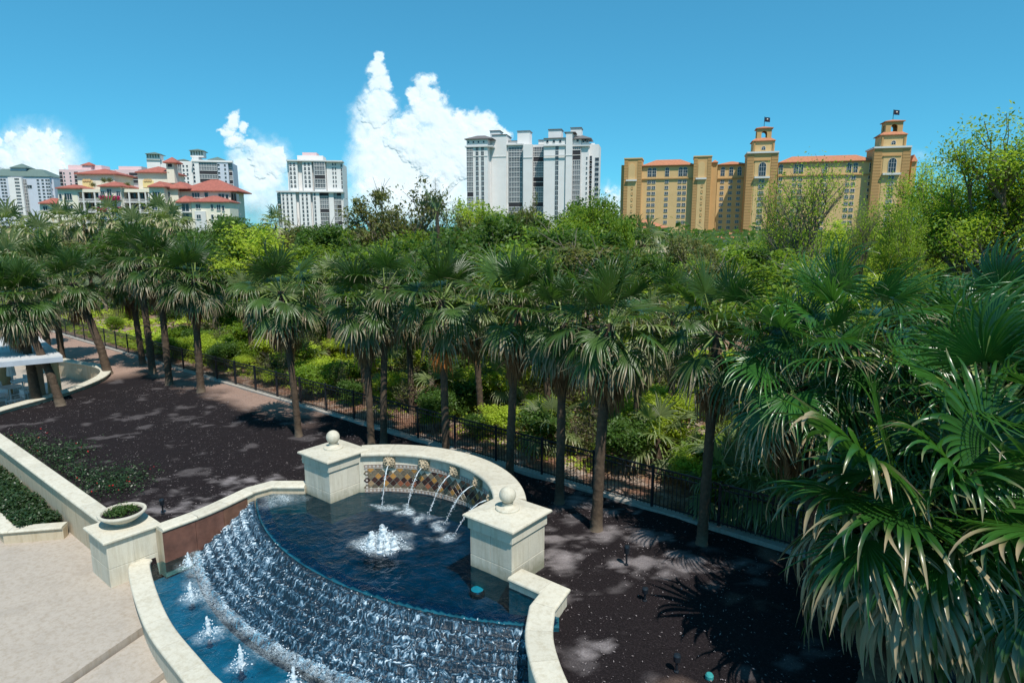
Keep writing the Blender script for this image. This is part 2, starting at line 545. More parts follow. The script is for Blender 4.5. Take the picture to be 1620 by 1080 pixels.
bump(t, b, n1, .9, .03)
M['mulch'] = m
# litter under the trees
m, t, b = mat('leaf litter')
n1 = noise_n(t, 18, 6, .8); n3 = noise_n(t, .9, 5, .7)
c = ramp(t, n1, [(.3, (.05, .022, .012)), (.5, (.19, .09, .055)), (.68, (.38, .24, .17))])
c = mixc(t, ramp(t, n3, [(.45, (0, 0, 0)), (.62, (.8, .8, .8))]), c, (.45, .38, .32))
t.links.new(c, b.inputs['Base Color']); b.inputs['Roughness'].default_value = .95
bump(t, b, n1, .9, .04)
M['litter'] = m
M['ground'] = plain('far ground', (.10, .12, .05), .95, .4, .02)
M['skin_stone'] = stone_mat('weathered mask stone', (.40, .33, .23))

# clouds
m, t, b = mat('cumulus')
out = t.nodes['Material Output']
df = t.nodes.new('ShaderNodeBsdfDiffuse'); df.inputs[0].default_value = (.84, .84, .85, 1)
tl = t.nodes.new('ShaderNodeBsdfTranslucent'); tl.inputs[0].default_value = (.95, .95, .95, 1)
ms = t.nodes.new('ShaderNodeMixShader'); ms.inputs[0].default_value = .25
t.links.new(df.outputs[0], ms.inputs[1]); t.links.new(tl.outputs[0], ms.inputs[2])
tp = t.nodes.new('ShaderNodeBsdfTransparent')
lw = t.nodes.new('ShaderNodeLayerWeight'); lw.inputs[0].default_value = .5
al = ramp(t, lw.outputs['Facing'], [(.97, (1, 1, 1)), (1.0, (1, 1, 1))])
aa = t.nodes.new('ShaderNodeAttribute'); aa.attribute_name = 'dens'
ml = t.nodes.new('ShaderNodeMath'); ml.operation = 'MULTIPLY'
t.links.new(al, ml.inputs[0]); t.links.new(aa.outputs['Fac'], ml.inputs[1])
mx = t.nodes.new('ShaderNodeMixShader')
t.links.new(ml.outputs[0], mx.inputs[0]); t.links.new(tp.outputs[0], mx.inputs[1]); t.links.new(ms.outputs[0], mx.inputs[2])
t.links.new(mx.outputs[0], out.inputs[0])
M['cloud'] = m

# ------------------------------------------------------------------ ground
def inpoly(x, y, poly):
    ins = np.zeros(x.shape, bool)
    n = len(poly)
    j = n - 1
    for i in range(n):
        xi, yi = poly[i]; xj, yj = poly[j]
        c = ((yi > y) != (yj > y)) & (x < (xj - xi) * (y - yi) / (yj - yi + 1e-12) + xi)
        ins ^= c
        j = i
    return ins

def catmull(pts, step=.12):
    pts = [Vector((p[0], p[1], 0)) for p in pts]
    P = [pts[0] * 2 - pts[1]] + pts + [pts[-1] * 2 - pts[-2]]
    out = []
    for i in range(1, len(P) - 2):
        L_ = (P[i + 1] - P[i]).length
        n = max(2, int(L_ / step))
        for k in range(n):
            t = k / n
            a, b_, c_, d_ = P[i - 1], P[i], P[i + 1], P[i + 2]
            out.append(.5 * ((2 * b_) + (c_ - a) * t + (2 * a - 5 * b_ + 4 * c_ - d_) * t * t + (3 * b_ - a - 3 * c_ + d_) * t ** 3))
    out.append(pts[-1])
    return [(p.x, p.y) for p in out]

CY = 6.42                        # centre of the weir circle
BR, BCY = 3.29, -1.64            # back wall inner radius and centre
TERR = catmull([(-17.5, -9.5), (-19.3, -6.6), (-21.3, -3.8), (-22.8, -1.0), (-25, 1.3), (-27.6, 2.15), (-31.7, 1.5), (-41, .6), (-48, -.5)], .5)
low_poly = [(-4.55, -4.9), (-4.6, -3.0), (-4.85, -1.7), (-4.7, -1.0), (-3.6, -.2)] + \
    [(3.6 * math.sin(a), BCY + 3.6 * math.cos(a)) for a in np.linspace(-.95, .95, 16)] + \
    [(3.6, -.2), (4.9, -.5), (5.05, -1.2), (5.55, -1.95), (6.2, -2.6), (7.0, -3.3), (8.5, -5), (8.5, -12), (-50, -12), (-50, -5.05), (-5, -5.05)]
terr_poly = TERR + [(-50, -.5), (-50, -12), (-17.5, -12)]

def grid(x0, x1, y0, y1, st):
    nx = int((x1 - x0) / st) + 1; ny = int((y1 - y0) / st) + 1
    X, Y = np.meshgrid(np.linspace(x0, x1, nx), np.linspace(y0, y1, ny))
    idx = np.arange(nx * ny).reshape(ny, nx)
    F = np.stack([idx[:-1, :-1], idx[:-1, 1:], idx[1:, 1:], idx[1:, :-1]], -1).reshape(-1, 4)
    return X.ravel(), Y.ravel(), F, (ny, nx)

X, Y, F, _ = grid(-50, 17, -11, 4.86, .11)
Z = (fbm(X * .6, Y * .6, 4) - .5) * .10 + (fbm(X * 3, Y * 3, 3) - .5) * .045
low = inpoly(X, Y, low_poly) | inpoly(X, Y, terr_poly)
Z[low] = -1.25
sand = np.zeros_like(X)
for (px, py, rx, ry, s) in [(930, 850, 110, 22, .8), (1050, 893, 105, 18, 1.0), (880, 880, 40, 14, .9), (905, 945, 30, 10, .9), (915, 1020, 50, 14, .9), (700, 745, 0, 0, 0), (925, 1035, 20, 6, .8), (960, 800, 70, 16, .4), (300, 790, 70, 18, .9), (385, 760, 60, 12, .5), (270, 805, 60, 9, 1.0), (890, 905, 25, 25, .5)]:
    if rx == 0: continue
    c0 = Lc(at(px, py)); cx = Lc(at(px + rx, py)); cy = Lc(at(px, py - ry))
    ax = np.array([cx.x - c0.x, cx.y - c0.y]); ay = np.array([cy.x - c0.x, cy.y - c0.y])
    Mi = np.linalg.inv(np.stack([ax, ay], 1))
    q = Mi @ np.stack([X - c0.x, Y - c0.y])
    r = np.sqrt((q ** 2).sum(0))
    sand = np.maximum(sand, np.clip(1.25 - r, 0, 1) * s)
sn = fbm(X * 2.2 + 5, Y * 2.2, 5)
sn2 = fbm(X * 7 + 5, Y * 7, 4)
sand = np.clip((sand * 1.3 + (sn - .60) * 3.4 + (sn2 - .5) * 1.9) * (sand > .01), 0, 1) * .62 + np.clip((fbm(X * 1.3 + 30, Y * 1.3, 5) - .66) * 3.2, 0, .2)
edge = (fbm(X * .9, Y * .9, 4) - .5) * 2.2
dry = np.clip((Y - 3.0 + edge) / 1.2, 0, 1) * np.clip((-X - 9.5 + edge) / 3, 0, 1) * .9  # sunlit strip along the left fence, painted as paler mulch
dry = np.maximum(dry, np.clip((-X - 24) / 2, 0, 1) * np.clip(Y - .5 + edge, 0, 1))  # same painted sunlight on the mulch around the far terrace
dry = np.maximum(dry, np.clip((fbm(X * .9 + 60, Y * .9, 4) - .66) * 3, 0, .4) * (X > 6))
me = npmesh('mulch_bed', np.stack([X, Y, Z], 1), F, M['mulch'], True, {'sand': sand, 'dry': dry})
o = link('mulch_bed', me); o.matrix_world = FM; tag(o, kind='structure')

# ground beyond the fence
X, Y, F, _ = grid(-60, 30, 5.05, 60, .5)
Z = -.05 - .02 * np.clip(Y - 6, 0, 20) + (fbm(X * .3, Y * .3, 4) - .5) * .5 * np.clip((Y - 5.2) / 3, 0, 1)
o = link('woodland_floor', npmesh('woodland_floor', np.stack([X, Y, Z], 1), F, M['litter'], True)); o.matrix_world = FM; tag(o, kind='structure')
mb = MB(); mb.box(-9000, 9000, -500, 12000, -2.0, -1.4)
tag(mb.build('ground', M['ground']), kind='structure')

# wood chips strewn over the mulch
def leafcloud(P, size, nrm_up=.4, aspect=.5, rng=nrg, sizes=None, fold=.0, dirs=None):
    """quads (diamonds) at points P; returns V, F"""
    n = len(P)
    nr = rng.normal(size=(n, 3)); nr[:, 2] = np.abs(nr[:, 2]) + nrm_up * 2
    nr /= np.linalg.norm(nr, axis=1)[:, None]
    a = rng.normal(size=(n, 3)) if dirs is None else dirs + rng.normal(size=(n, 3)) * .35
    a -= nr * (a * nr).sum(1)[:, None]; a /= np.linalg.norm(a, axis=1)[:, None] + 1e-9
    b_ = np.cross(nr, a)
    s = (size * (0.6 + .8 * rng.random(n)))[:, None] if sizes is None else sizes[:, None]
    p0 = P - a * s; p1 = P + b_ * s * aspect - a * s * .1 + nr * s * fold; p2 = P + a * s; p3 = P - b_ * s * aspect - a * s * .1 + nr * s * fold
    V = np.stack([p0, p1, p2, p3], 1).reshape(-1, 3)
    F = np.arange(4 * n).reshape(n, 4)
    return V, F

n = 26000
cx = nrg.uniform(-22, 13.5, n); cy = nrg.uniform(-4.8, 4.8, n)
k = ~(inpoly(cx, cy, low_poly) | inpoly(cx, cy, terr_poly)) & (fbm(cx * .8, cy * .8, 4) + nrg.random(n) * .5 > .62)
P = np.stack([cx[k], cy[k], np.full(k.sum(), .03)], 1)
V, F = leafcloud(P, .028, 1.6, .34, sizes=.007 + .026 * nrg.random(len(P)) ** 2.5)
o = link('wood_chips', npmesh('wood_chips', V, F, M['chip'])); o.matrix_world = FM
tag(o, 'pale wood chips strewn over the dark mulch', 'wood chips', kind='stuff')

# ------------------------------------------------------------------ patio, steps, terrace floor
def slab(name, poly, z0, z1, m_, kind='structure'):
    mb = MB()
    n = len(poly)
    mb.add([(x, y, z0) for x, y in poly] + [(x, y, z1) for x, y in poly],
           [tuple(range(n - 1, -1, -1)), tuple(range(n, 2 * n))] + [(i, (i + 1) % n, (i + 1) % n + n, i + n) for i in range(n)])
    o = mb.build(name, m_); o.matrix_world = FM
    if kind: tag(o, kind=kind)
    return o
slab('patio', [(-17.2, -10.8), (-.4, -10.8), (-2.35, -5.6), (-4.4, -4.7), (-17.2, -5.1)], -1.1, -.8, M['patio'])
slab('patio_step', [(-.38, -10.8), (1.0, -10.8), (-.75, -5.7), (-2.34, -5.4)], -1.2, -.93, M['patio'])
slab('lower_walk', [(1.02, -10.8), (9, -10.8), (9, -5.0), (-.73, -5.7)], -1.2, -1.06, M['patio'])
slab('terrace_floor', terr_poly, -1.0, -.8, M['patio'])

# ------------------------------------------------------------------ fountain
def offset_path(path, k):
    out = []
    n = len(path)
    for i in range(n):
        p = Vector(path[i]).to_2d() if len(path[i]) > 2 else Vector(path[i])
        a = (Vector(path[i]) - Vector(path[i - 1])).normalized() if i > 0 else None
        b_ = (Vector(path[i + 1]) - Vector(path[i])).normalized() if i < n - 1 else None
        if a is None: a = b_
        if b_ is None: b_ = a
        na = Vector((-a.y, a.x)); nb_ = Vector((-b_.y, b_.x))
        m_ = (na + nb_)
        m_ = m_ / max(m_.length_squared, .2) * 2
        out.append(p + m_ * k)
    return out

def sweep(mb, path, prof, mi=0):
    """closed profile [(offset, z)] swept along an xy path, with end caps"""
    offs = {}
    for k, z in prof:
        if k not in offs: offs[k] = offset_path(path, k)
    n = len(prof); N = len(path)
    vs = []
    for i in range(N):
        for k, z in prof:
            q = offs[k][i]; vs.append((q.x, q.y, z))
    fs = []
    for i in range(N - 1):
        for j in range(n):
            jj = (j + 1) % n
            fs.append((i * n + j, (i + 1) * n + j, (i + 1) * n + jj, i * n + jj))
    fs.append(tuple(range(n))); fs.append(tuple((N - 1) * n + k for k in range(n - 1, -1, -1)))
    mb.add(vs, fs, mi)

def pathlen(path):
    return sum((Vector(path[i + 1]) - Vector(path[i])).length for i in range(len(path) - 1))

def split_path(path, seg, gap=.007):
    """cut a polyline into pieces about seg long"""
    pts = [Vector(p) for p in path]
    cum = [0]
    for i in range(len(pts) - 1): cum.append(cum[-1] + (pts[i + 1] - pts[i]).length)
    L_ = cum[-1]; n = max(1, round(L_ / seg))
    def pos(s):
        for i in range(len(pts) - 1):
            if s <= cum[i + 1] + 1e-9:
                return pts[i].lerp(pts[i + 1], (s - cum[i]) / max(1e-9, cum[i + 1] - cum[i]))
        return pts[-1]
    res = []
    for k in range(n):
        a, b_ = L_ * k / n + gap / 2, L_ * (k + 1) / n - gap / 2
        sub = [pos(a)] + [pts[i] for i in range(len(pts)) if a + .02 < cum[i] < b_ - .02] + [pos(b_)]
        res.append([(p.x, p.y) for p in sub])
    return res

def bull(w, z1, th):
    h = w / 2; r = th * .5
    pr = [(-h + r, z1 - th)]
    for a in (-60, -30, 0, 30, 60):
        pr.append((-h + r - r * math.cos(R_(a)), z1 - r + r * math.sin(R_(a))))
    pr += [(-h + r, z1), (h - r, z1)]
    for a in (60, 30, 0, -30, -60):
        pr.append((h - r + r * math.cos(R_(a)), z1 - r + r * math.sin(R_(a))))
    pr += [(h - r, z1 - th)]
    return pr[::-1]

def wall_with_coping(parent, path, w, z0, z1, cw, ct, seg, stone='stone', body_m='stone', wname='wall_core', bseg=None):
    core = MB(); sweep(core, path, [(-w / 2, z0), (w / 2, z0), (w / 2, z1 - ct), (-w / 2, z1 - ct)][::-1])
    core.build(wname, M[body_m], parent)
    for sp_ in split_path(path, seg):
        c = MB(); sweep(c, sp_, bull(cw, z1, ct))
        c.build('coping_stone', M[stone], parent, smooth=False)

fountain = empty('fountain', 'stepped cream stone fountain with mosaic back wall, two ball-topped pillars and a wide cascade', 'fountain')
fountain.matrix_world = FM

# back wall
bw = empty('back_wall'); bw.parent = fountain
A1 = .905
arc = lambda r, a0, a1, n: [(r * math.sin(a), BCY + r * math.cos(a)) for a in np.linspace(a0, a1, n)]
core = MB(); sweep(core, arc(3.57, -A1, A1, 50), [(-.27, -.6), (.27, -.6), (.27, 1.235), (-.27, 1.235)][::-1])
core.build('wall_core', M['stone_wet'], bw)
for sp_ in split_path(arc(3.58, -.885, .885, 60), .92):
    c = MB(); sweep(c, sp_, bull(.80, 1.36, .13)); c.build('coping_stone', M['stone'], bw)
RI = BR + .012
tile_cols = [('mosaic gold', (.38, .19, .05)), ('mosaic umber', (.050, .022, .016)), ('mosaic clay', (.26, .09, .045)), ('mosaic olive grey', (.15, .12, .08)), ('mosaic sand', (.34, .23, .13))]
tms = []
for nm, c in tile_cols:
    mm = plain(nm, c, .3, .25, 14, orand=.22); tms.append(mm)
tile_me = []
dg = .103
for mm in tms:
    mb = MB()
    mb.add([(-dg, 0, 0), (0, 0, -dg), (dg, 0, 0), (0, 0, dg), (-dg * .9, -.016, 0), (0, -.016, -dg * .9), (dg * .9, -.016, 0), (0, -.016, dg * .9)],
           [(4, 5, 6, 7), (0, 1, 5, 4), (1, 2, 6, 5), (2, 3, 7, 6), (3, 0, 4, 7)])
    tile_me.append(mb.mesh('mosaic_tile', mm))
step_a = (dg + .004) / RI
na = int(.86 / step_a)
for i in range(-na, na + 1):
    for j in range(0, 6):
        if (i + j) % 2: continue
        z = .295 + j * (dg + .004)
        if j == 5 and abs(((i * step_a + .3229 / 2) % .3229) - .3229 / 2) < .09: continue
        a = i * step_a
        if (i // 1) % 2 == 0: kk = 1 if j % 4 else 3
        else: kk = rnd.choice([0, 2, 4, 0]) if (j // 2 + i // 2) % 2 else rnd.choice([3, 2, 1])
        link('mosaic_tile', tile_me[kk], bw, (RI * math.sin(a), BCY + RI * math.cos(a), z), (0, 0, -a))
bt = MB()
gm = plain('mosaic border ground', (.30, .22, .17), .5, .2, 12)
dm = plain('mosaic border dot', (.50, .45, .40), .4, .15, 12)
def on_wall(mb, a, z, w, h, d0, mi):
    Mx = Matrix.Translation((( BR + .006) * math.sin(a), BCY + (BR + .006) * math.cos(a), z)) @ Matrix.Rotation(-a, 4, 'Z')
    mb.box(-w / 2, w / 2, -d0, .004, -h / 2, h / 2, mi, Mx)
def disc_wall(mb, a, z, r, d0, mi):
    Mx = Matrix.Translation(((BR + .006) * math.sin(a), BCY + (BR + .006) * math.cos(a), z)) @ Matrix.Rotation(-a, 4, 'Z')
    vs = [Mx @ Vector((r * math.cos(t_), -d0, r * math.sin(t_))) for t_ in np.linspace(0, 2 * math.pi, 9)[:-1]]
    mb.add(vs, [tuple(range(8))], mi)
for k in range(-76, 77):
    a = k * .0113
    for z in (.20, .93):
        on_wall(bt, a, z, .036, .085, .012, 0)
        if k % 3 == 0: disc_wall(bt, a, z, .036, .016, 1)
    for z in (.145, .255, .875, .985):
        on_wall(bt, a, z, .036, .014, .018, 1)
for s_ in (-1, 1):
    for z in np.arange(.2, .95, .105):
        disc_wall(bt, s_ * .845, z, .034, .018, 1)
o = bt.build('border_mosaic', [gm, dm], bw); tag(o, kind='stuff')

# lion masks
def mask_mesh():
    mb = MB()
    mb.box(-.15, .15, -.03, .02, -.17, .16, 0, None, .012)
    r2 = random.Random(3)
    for k in range(14):
        a = 2 * math.pi * k / 14
        mb.blob((.115 * math.cos(a), -.045, .115 * math.sin(a) + .01), (.038, .04, .048), 0, 6, 4, .25, r2)
    for k in range(9):
        a = 2 * math.pi * k / 9 + .2
        mb.blob((.075 * math.cos(a), -.07, .08 * math.sin(a) + .01), (.03, .035, .034), 0, 6, 4, .2, r2)
    mb.blob((0, -.07, .01), (.08, .07, .09), 0, 10, 8)
    mb.blob((0, -.13, .005), (.026, .05, .05), 0, 8, 6)
    mb.blob((-.028, -.145, -.035), (.034, .035, .026), 0, 8, 6)
    mb.blob((.028, -.145, -.035), (.034, .035, .026), 0, 8, 6)
    mb.blob((0, -.115, -.085), (.034, .035, .022), 0, 8, 6)
    for s_ in (-1, 1):
        mb.blob((s_ * .036, -.13, .052), (.027, .02, .014), 0, 6, 4)
        mb.blob((s_ * .075, -.085, .095), (.026, .02, .028), 0, 6, 4)
        mb.blob((s_ * .036, -.137, .032), (.013, .009, .009), 1, 6, 4)
    mb.blob((0, -.15, -.062), (.024, .012, .012), 1, 6, 4)
    return mb.mesh('lion_mask', [M['skin_stone'], M['dark']], True)
mk = mask_mesh()
MA = [k * .322 for k in (-2, -1, 0, 1, 2)]
for a in MA:
    link('lion_mask', mk, bw, (BR * math.sin(a), BCY + BR * math.cos(a), 1.06), (0, 0, -a), (1.15, 1.15, 1.15))

# pillars
def ball_profile(r, zc, n=14):
    return [(max(.001, r * math.sin(math.pi * i / n)), zc - r * math.cos(math.pi * i / n)) for i in range(n + 1)]
def pillar(cx, lab):
    p = empty('pillar'); p.parent = fountain; p.location = (cx, 0, 0)
    p['label'] = lab
    mb = MB(); mb.box(-.585, .585, -.585, .585, -.6, 1.3); mb.build('core', M['stone'], p)
    for (z0, z1, n_, e) in ((-.55, .44, 2, .60), (.452, 1.045, 2, .60), (1.06, 1.325, 1, .635)):
        for i in range(n_):
            for j in range(n_):
                w = 2 * e / n_; g = .004 if n_ > 1 else 0
                mb = MB(); mb.chbox(-e + i * w + g, -e + (i + 1) * w - g, -e + j * w + g, -e + (j + 1) * w - g, z0, z1, .006)
                mb.build('stone_block', M['stone_wet'], p)
    mb = MB()
    e, r = .72, .028
    rings = [(e - r, 1.33), (e - r * .3, 1.34), (e, 1.365), (e - r * .3, 1.395), (e - r, 1.408), (.30, 1.475)]
    vs = []
    for q, z in rings: vs += [(-q, -q, z), (q, -q, z), (q, q, z), (-q, q, z)]
    fs = [(3, 2, 1, 0), (20, 21, 22, 23)]
    for i in range(5):
        for k in range(4):
            j = (k + 1) % 4; fs.append((i * 4 + k, i * 4 + j, i * 4 + 4 + j, i * 4 + 4 + k))
    mb.add(vs, fs); mb.build('cap', M['stone'], p)
    mb = MB()
    mb.lathe([(.27, 1.46), (.275, 1.475), (.275, 1.505), (.255, 1.525), (.15, 1.54), (.115, 1.57), (.11, 1.61), (.13, 1.63)] , 32)
    mb.build('ball_base', M['stone'], p, smooth=False)
    mb = MB(); mb.lathe(ball_profile(.19, 1.80), 32); mb.build('ball', M['stone'], p, smooth=True)
pillar(-3.22, 'left pillar behind the weir, with ball finial, next to the mosaic')
pillar(3.22, 'right pillar in front, with ball finial, beside the black mulch')

# side walls
lw_path = catmull([(-4.33, -4.40), (-4.40, -3.2), (-4.75, -1.75)], .25) + [(-4.66, -1.15), (-3.87, -.52)]
sw = empty('side_wall'); sw.parent = fountain
wall_with_coping(sw, lw_path, .34, -.9, .40, .46, .10, .95, body_m='stone_in')
# coloured facing slabs along the inner face over the lower pool
ip = offset_path(lw_path, -.178)
fp = [(p.x, p.y) for p in ip][:-3]
for i, sp_ in enumerate(split_path(fp, .72, .01)):
    mb = MB(); sweep(mb, sp_, [(-.012, -.75), (.012, -.75), (.012, .285), (-.012, .285)][::-1])
    mb.build('facing_tile', M[['redtile', 'redtile', 'browntile', 'browntile'][min(i, 3)]], sw)
rw_path = [(3.87, -.55), (4.92, -.56)] + catmull([(5.06, -1.20), (5.52, -1.93), (6.1, -2.52), (6.8, -3.1), (7.8, -4.1)], .2)
sw = empty('wing_wall'); sw.parent = fountain
wall_with_coping(sw, rw_path, .40, -1.1, .40, .52, .10, .85, body_m='stone')
rim_path = catmull([(-4.55, -4.72), (-4.3, -4.93), (-2.9, -5.34), (-1.3, -5.68), (.3, -5.83), (1.1, -5.88), (2.5, -5.85), (4, -5.6), (6.5, -4.9)], .2)
sw = empty('rim_wall'); sw.parent = fountain
wall_with_coping(sw, rim_path, .36, -1.2, -.38, .46, .09, 1.0)

# weir lip and floors
mb = MB()
R0 = 9.35
th = [math.asin(x / R0) for x in np.linspace(-4.75, 5.45, 70)]
sweep(mb, [(9.18 * math.sin(a), CY - 9.18 * math.cos(a)) for a in th], [(-.17, -.6), (-.165, .10), (-.14, .125), (.15, .125), (.17, .10), (.17, -.6)])
mb.build('weir_lip', M['lip'], fountain, smooth=False)
up_poly = [(R0 * math.sin(a), CY - R0 * math.cos(a)) for a in th] + [(4.9, -.5), (3.2, -.0)] + arc(3.42, .9, -.9, 20) + [(-3.2, 0), (-4.75, -.9)]
def sheet(name, poly, z, m_, st=.07, foamfn=None, kind='structure', parent=None):
    xs = [p[0] for p in poly]; ys = [p[1] for p in poly]
    X, Y, F, _ = grid(min(xs) - .1, max(xs) + .1, min(ys) - .1, max(ys) + .1, st)
    ins = inpoly(X, Y, poly)
    F = F[ins[F].all(1)]
    Z = np.full(X.shape, z) + (fbm(X * 2.5, Y * 2.5, 3) - .5) * .035
    att = {}
    if foamfn is not None:
        fo = foamfn(X, Y); att['foam'] = fo; Z = Z + fo * (fbm(X * 9, Y * 9, 3) - .4) * .07
    used = np.unique(F); mp = np.full(len(X), -1); mp[used] = np.arange(len(used))
    me = npmesh(name, np.stack([X, Y, Z], 1)[used], mp[F], m_, True, {k: v[used] for k, v in att.items()})
    o = link(name, me, parent)
    if not parent: o.matrix_world = FM
    if kind: tag(o, kind=kind)
    return o
def foam_up(X, Y):
    f = np.zeros_like(X)
    X = X + (fbm(X * 2.3, Y * 2.3, 4) - .5) * .9; Y = Y + (fbm(X * 2.1 + 9, Y * 2.6, 4) - .5) * .9
    for (x, y, r, s) in [(.29, -1.19, .75, 1.2)] + [((BR - 1.15) * math.sin(a) , BCY + (BR - 1.15) * math.cos(a), .34, .8) for a in MA] + [(-4.0, -1.2, .7, .45)]:
        f = np.maximum(f, np.clip(1 - np.hypot(X - x, Y - y) / r, 0, 1) * s)
    n_ = fbm(X * 5, Y * 5, 4)
    return np.clip(f * 1.5 * (n_ * 2 - .1), 0, 1)
sheet('upper_pool_water', up_poly, .15, M['water_up'], .06, foam_up)
mb = MB(); mb.add([(x, y, -.45) for x, y in up_poly], [tuple(range(len(up_poly)))]); mb.build('upper_basin_floor', M['pool_tile'], fountain)

# lit lamps under the upper pool
lm, t, b = mat('turquoise pool lamp')
b.inputs['Base Color'].default_value = (.1, .6, .5, 1); b.inputs['Emission Color'].default_value = (.08, .75, .62, 1); b.inputs['Emission Strength'].default_value = .30
for (px, py, lab) in [(755, 925, 'turquoise underwater lamp glowing by the right pillar foot'), (822, 948, 'turquoise underwater lamp glowing in the corner by the wing wall')]:
    q = Lc(at(px, py, -.2)); e = empty('underwater_lamp', lab, 'pool lamp', 'lamps under the upper pool'); e.matrix_world = FM @ Matrix.Translation((q.x, q.y, -.32))
    mb = MB(); mb.lathe([(.17, -.13), (.17, .0), (.15, .02)], 20); mb.build('lamp_housing', M['iron'], e)
    mb = MB(); mb.lathe([(.14, .022), (.10, .04), (.02, .05)], 20); mb.build('lamp_glass', lm, e)

# cascade: seven low steps, water tearing over them
nr_, nt_ = 190, 1300
rr = np.linspace(9.36, 10.97, nr_); tt = np.linspace(math.asin(-4.62 / 9.4), math.asin(6.55 / 9.9), nt_)
TT, RR = np.meshgrid(tt, rr)
NS = 7
s_ = (RR - 9.36) / (10.95 - 9.36) * NS
fr = s_ - np.floor(s_)
drop = np.floor(s_) + np.clip((fr - .72) / .28, 0, 1) ** .8
Z = .115 - drop * (.76 / NS)
arcx = TT * 10.0
w1 = fbm(arcx * 3.1 + 5, RR * 3.3, 3) - .5; w2 = fbm(arcx * 7.3, RR * 6.7 + 3, 3) - .5
ax_ = arcx + w1 * .5 + w2 * .16; ry_ = RR + w2 * .35 - w1 * .2
fr2 = (s_ + w1 * .8 + w2 * .6) % 1.0
streak = fbm(ax_ * 11 + 3, ry_ * 3.0, 4)
fine = fbm(ax_ * 44, ry_ * 36, 4)
zig = np.abs(((ax_ * 7.4 + (np.floor(s_ + w1 * .5) % 2) * .5) % 1.0) - .5) * 2
fz = (s_ + zig * .45 + w2 * .5) % 1.0
face = np.clip((fz - .45) / .3, 0, 1) * np.clip((1.03 - fz) / .15, 0, 1)
chop = fbm(ax_ * 19 + 2 * RR, ry_ * 21 - 1.5 * arcx, 4)
tear = 1 - np.abs(2 * fbm(ax_ * 21 + 11, ry_ * 17 + arcx * 2, 4) - 1) * 2.6
foam = .17 + (fbm(arcx * .9, RR * 1.4, 3) - .5) * .35 + face * (.26 * streak + .16) + (fine - .5) * .75 + (chop - .5) * 1.2 + (tear - .3) * .30
foam *= np.clip((RR - 9.36) / .25 + .25, 0, 1)
foam += np.clip((RR - 10.65) / .25, 0, 1) * .12
leftb = np.clip((-arcx - 1.0) / 3, 0, 1) * .20
foam = np.clip(foam + leftb, 0, 1)
Z = Z + (fine - .5) * .035 + (chop - .5) * .045 + (fbm(arcx * 12, RR * 9, 3) - .5) * .03
Xc = RR * np.sin(TT); Yc = CY - RR * np.cos(TT)
cas_poly = [(-4.45, -4.6), (-4.5, -3.0), (-4.8, -1.7), (-4.8, -.9), (4.9, -.6), (5.06, -1.20), (5.52, -1.93), (6.1, -2.52), (6.8, -3.1), (7.8, -4.1), (5, -6), (-3, -6)]
idx = np.arange(nr_ * nt_).reshape(nr_, nt_)
F = np.stack([idx[:-1, :-1], idx[:-1, 1:], idx[1:, 1:], idx[1:, :-1]], -1).reshape(-1, 4)[:, ::-1]
F = F[inpoly(Xc.ravel(), Yc.ravel(), cas_poly)[F].all(1)]
me = npmesh('cascade_water', np.stack([Xc, Yc, Z], -1).reshape(-1, 3), F, M['cascade'], True, {'foam': foam.ravel()})
o = link('cascade_water', me); o.matrix_world = FM; tag(o, kind='structure')
# foam curls thrown up by the steps
n = 2500
ta_ = nrg.uniform(tt[0], tt[-1], n); sn_ = nrg.integers(1, NS + 1, n) - .3 + nrg.normal(size=n) * .3
ra_ = 9.36 + sn_ / NS * 1.59
za_ = .115 - sn_ * (.76 / NS) + .035 + nrg.random(n) * .05
P = np.stack([ra_ * np.sin(ta_), CY - ra_ * np.cos(ta_), za_], 1)
keep = (fbm(ta_ * 60, ra_ * 3, 3) > .52) & inpoly(P[:, 0], P[:, 1], [(x * .97, y) for x, y in cas_poly])
V, F = leafcloud(P[keep], .018, .3, .55, sizes=None, fold=.5)
o = link('cascade_spray', npmesh('cascade_spray', V, F, M['foam'])); o.matrix_world = FM
tag(o, 'white spray curling off the steps of the cascade', 'spray', kind='stuff')
# lower pool
lo_poly = [(10.78 * math.sin(a), CY - 10.78 * math.cos(a)) for a in np.linspace(math.asin(7.2 / 10.78), math.asin(-4.5 / 10.78), 50)] + \
    [(-4.38, -3.2), (-4.33, -4.6)] + [(x, y) for x, y in rim_path if x > -4.2] + [(7.5, -4.2)]
JET = [Lc(at(*p, -.5)) for p in [(299, 893), (302, 943), (330, 1003), (382, 1053), (465, 1088)]]
def foam_lo(X, Y):
    X = X + (fbm(X * 2.3, Y * 2.3, 4) - .5) * .5; Y = Y + (fbm(X * 2.1 + 9, Y * 2.6, 4) - .5) * .5
    f = np.clip(1 - (np.hypot(X, Y - CY) - 10.95) / .35, 0, 1) * .7
    for j in JET: f = np.maximum(f, np.clip(1 - np.hypot(X - j.x, Y - j.y) / .34, 0, 1) * .9)
    return np.clip(f * (fbm(X * 5, Y * 5, 4) * 2 - .2), 0, 1)
sheet('lower_pool_water', lo_poly, -.50, M['water_lo'], .06, foam_lo)
mb = MB(); mb.add([(x, y, -.95) for x, y in lo_poly], [tuple(range(len(lo_poly)))]); mb.build('lower_basin_floor', M['pool_lo'], fountain)

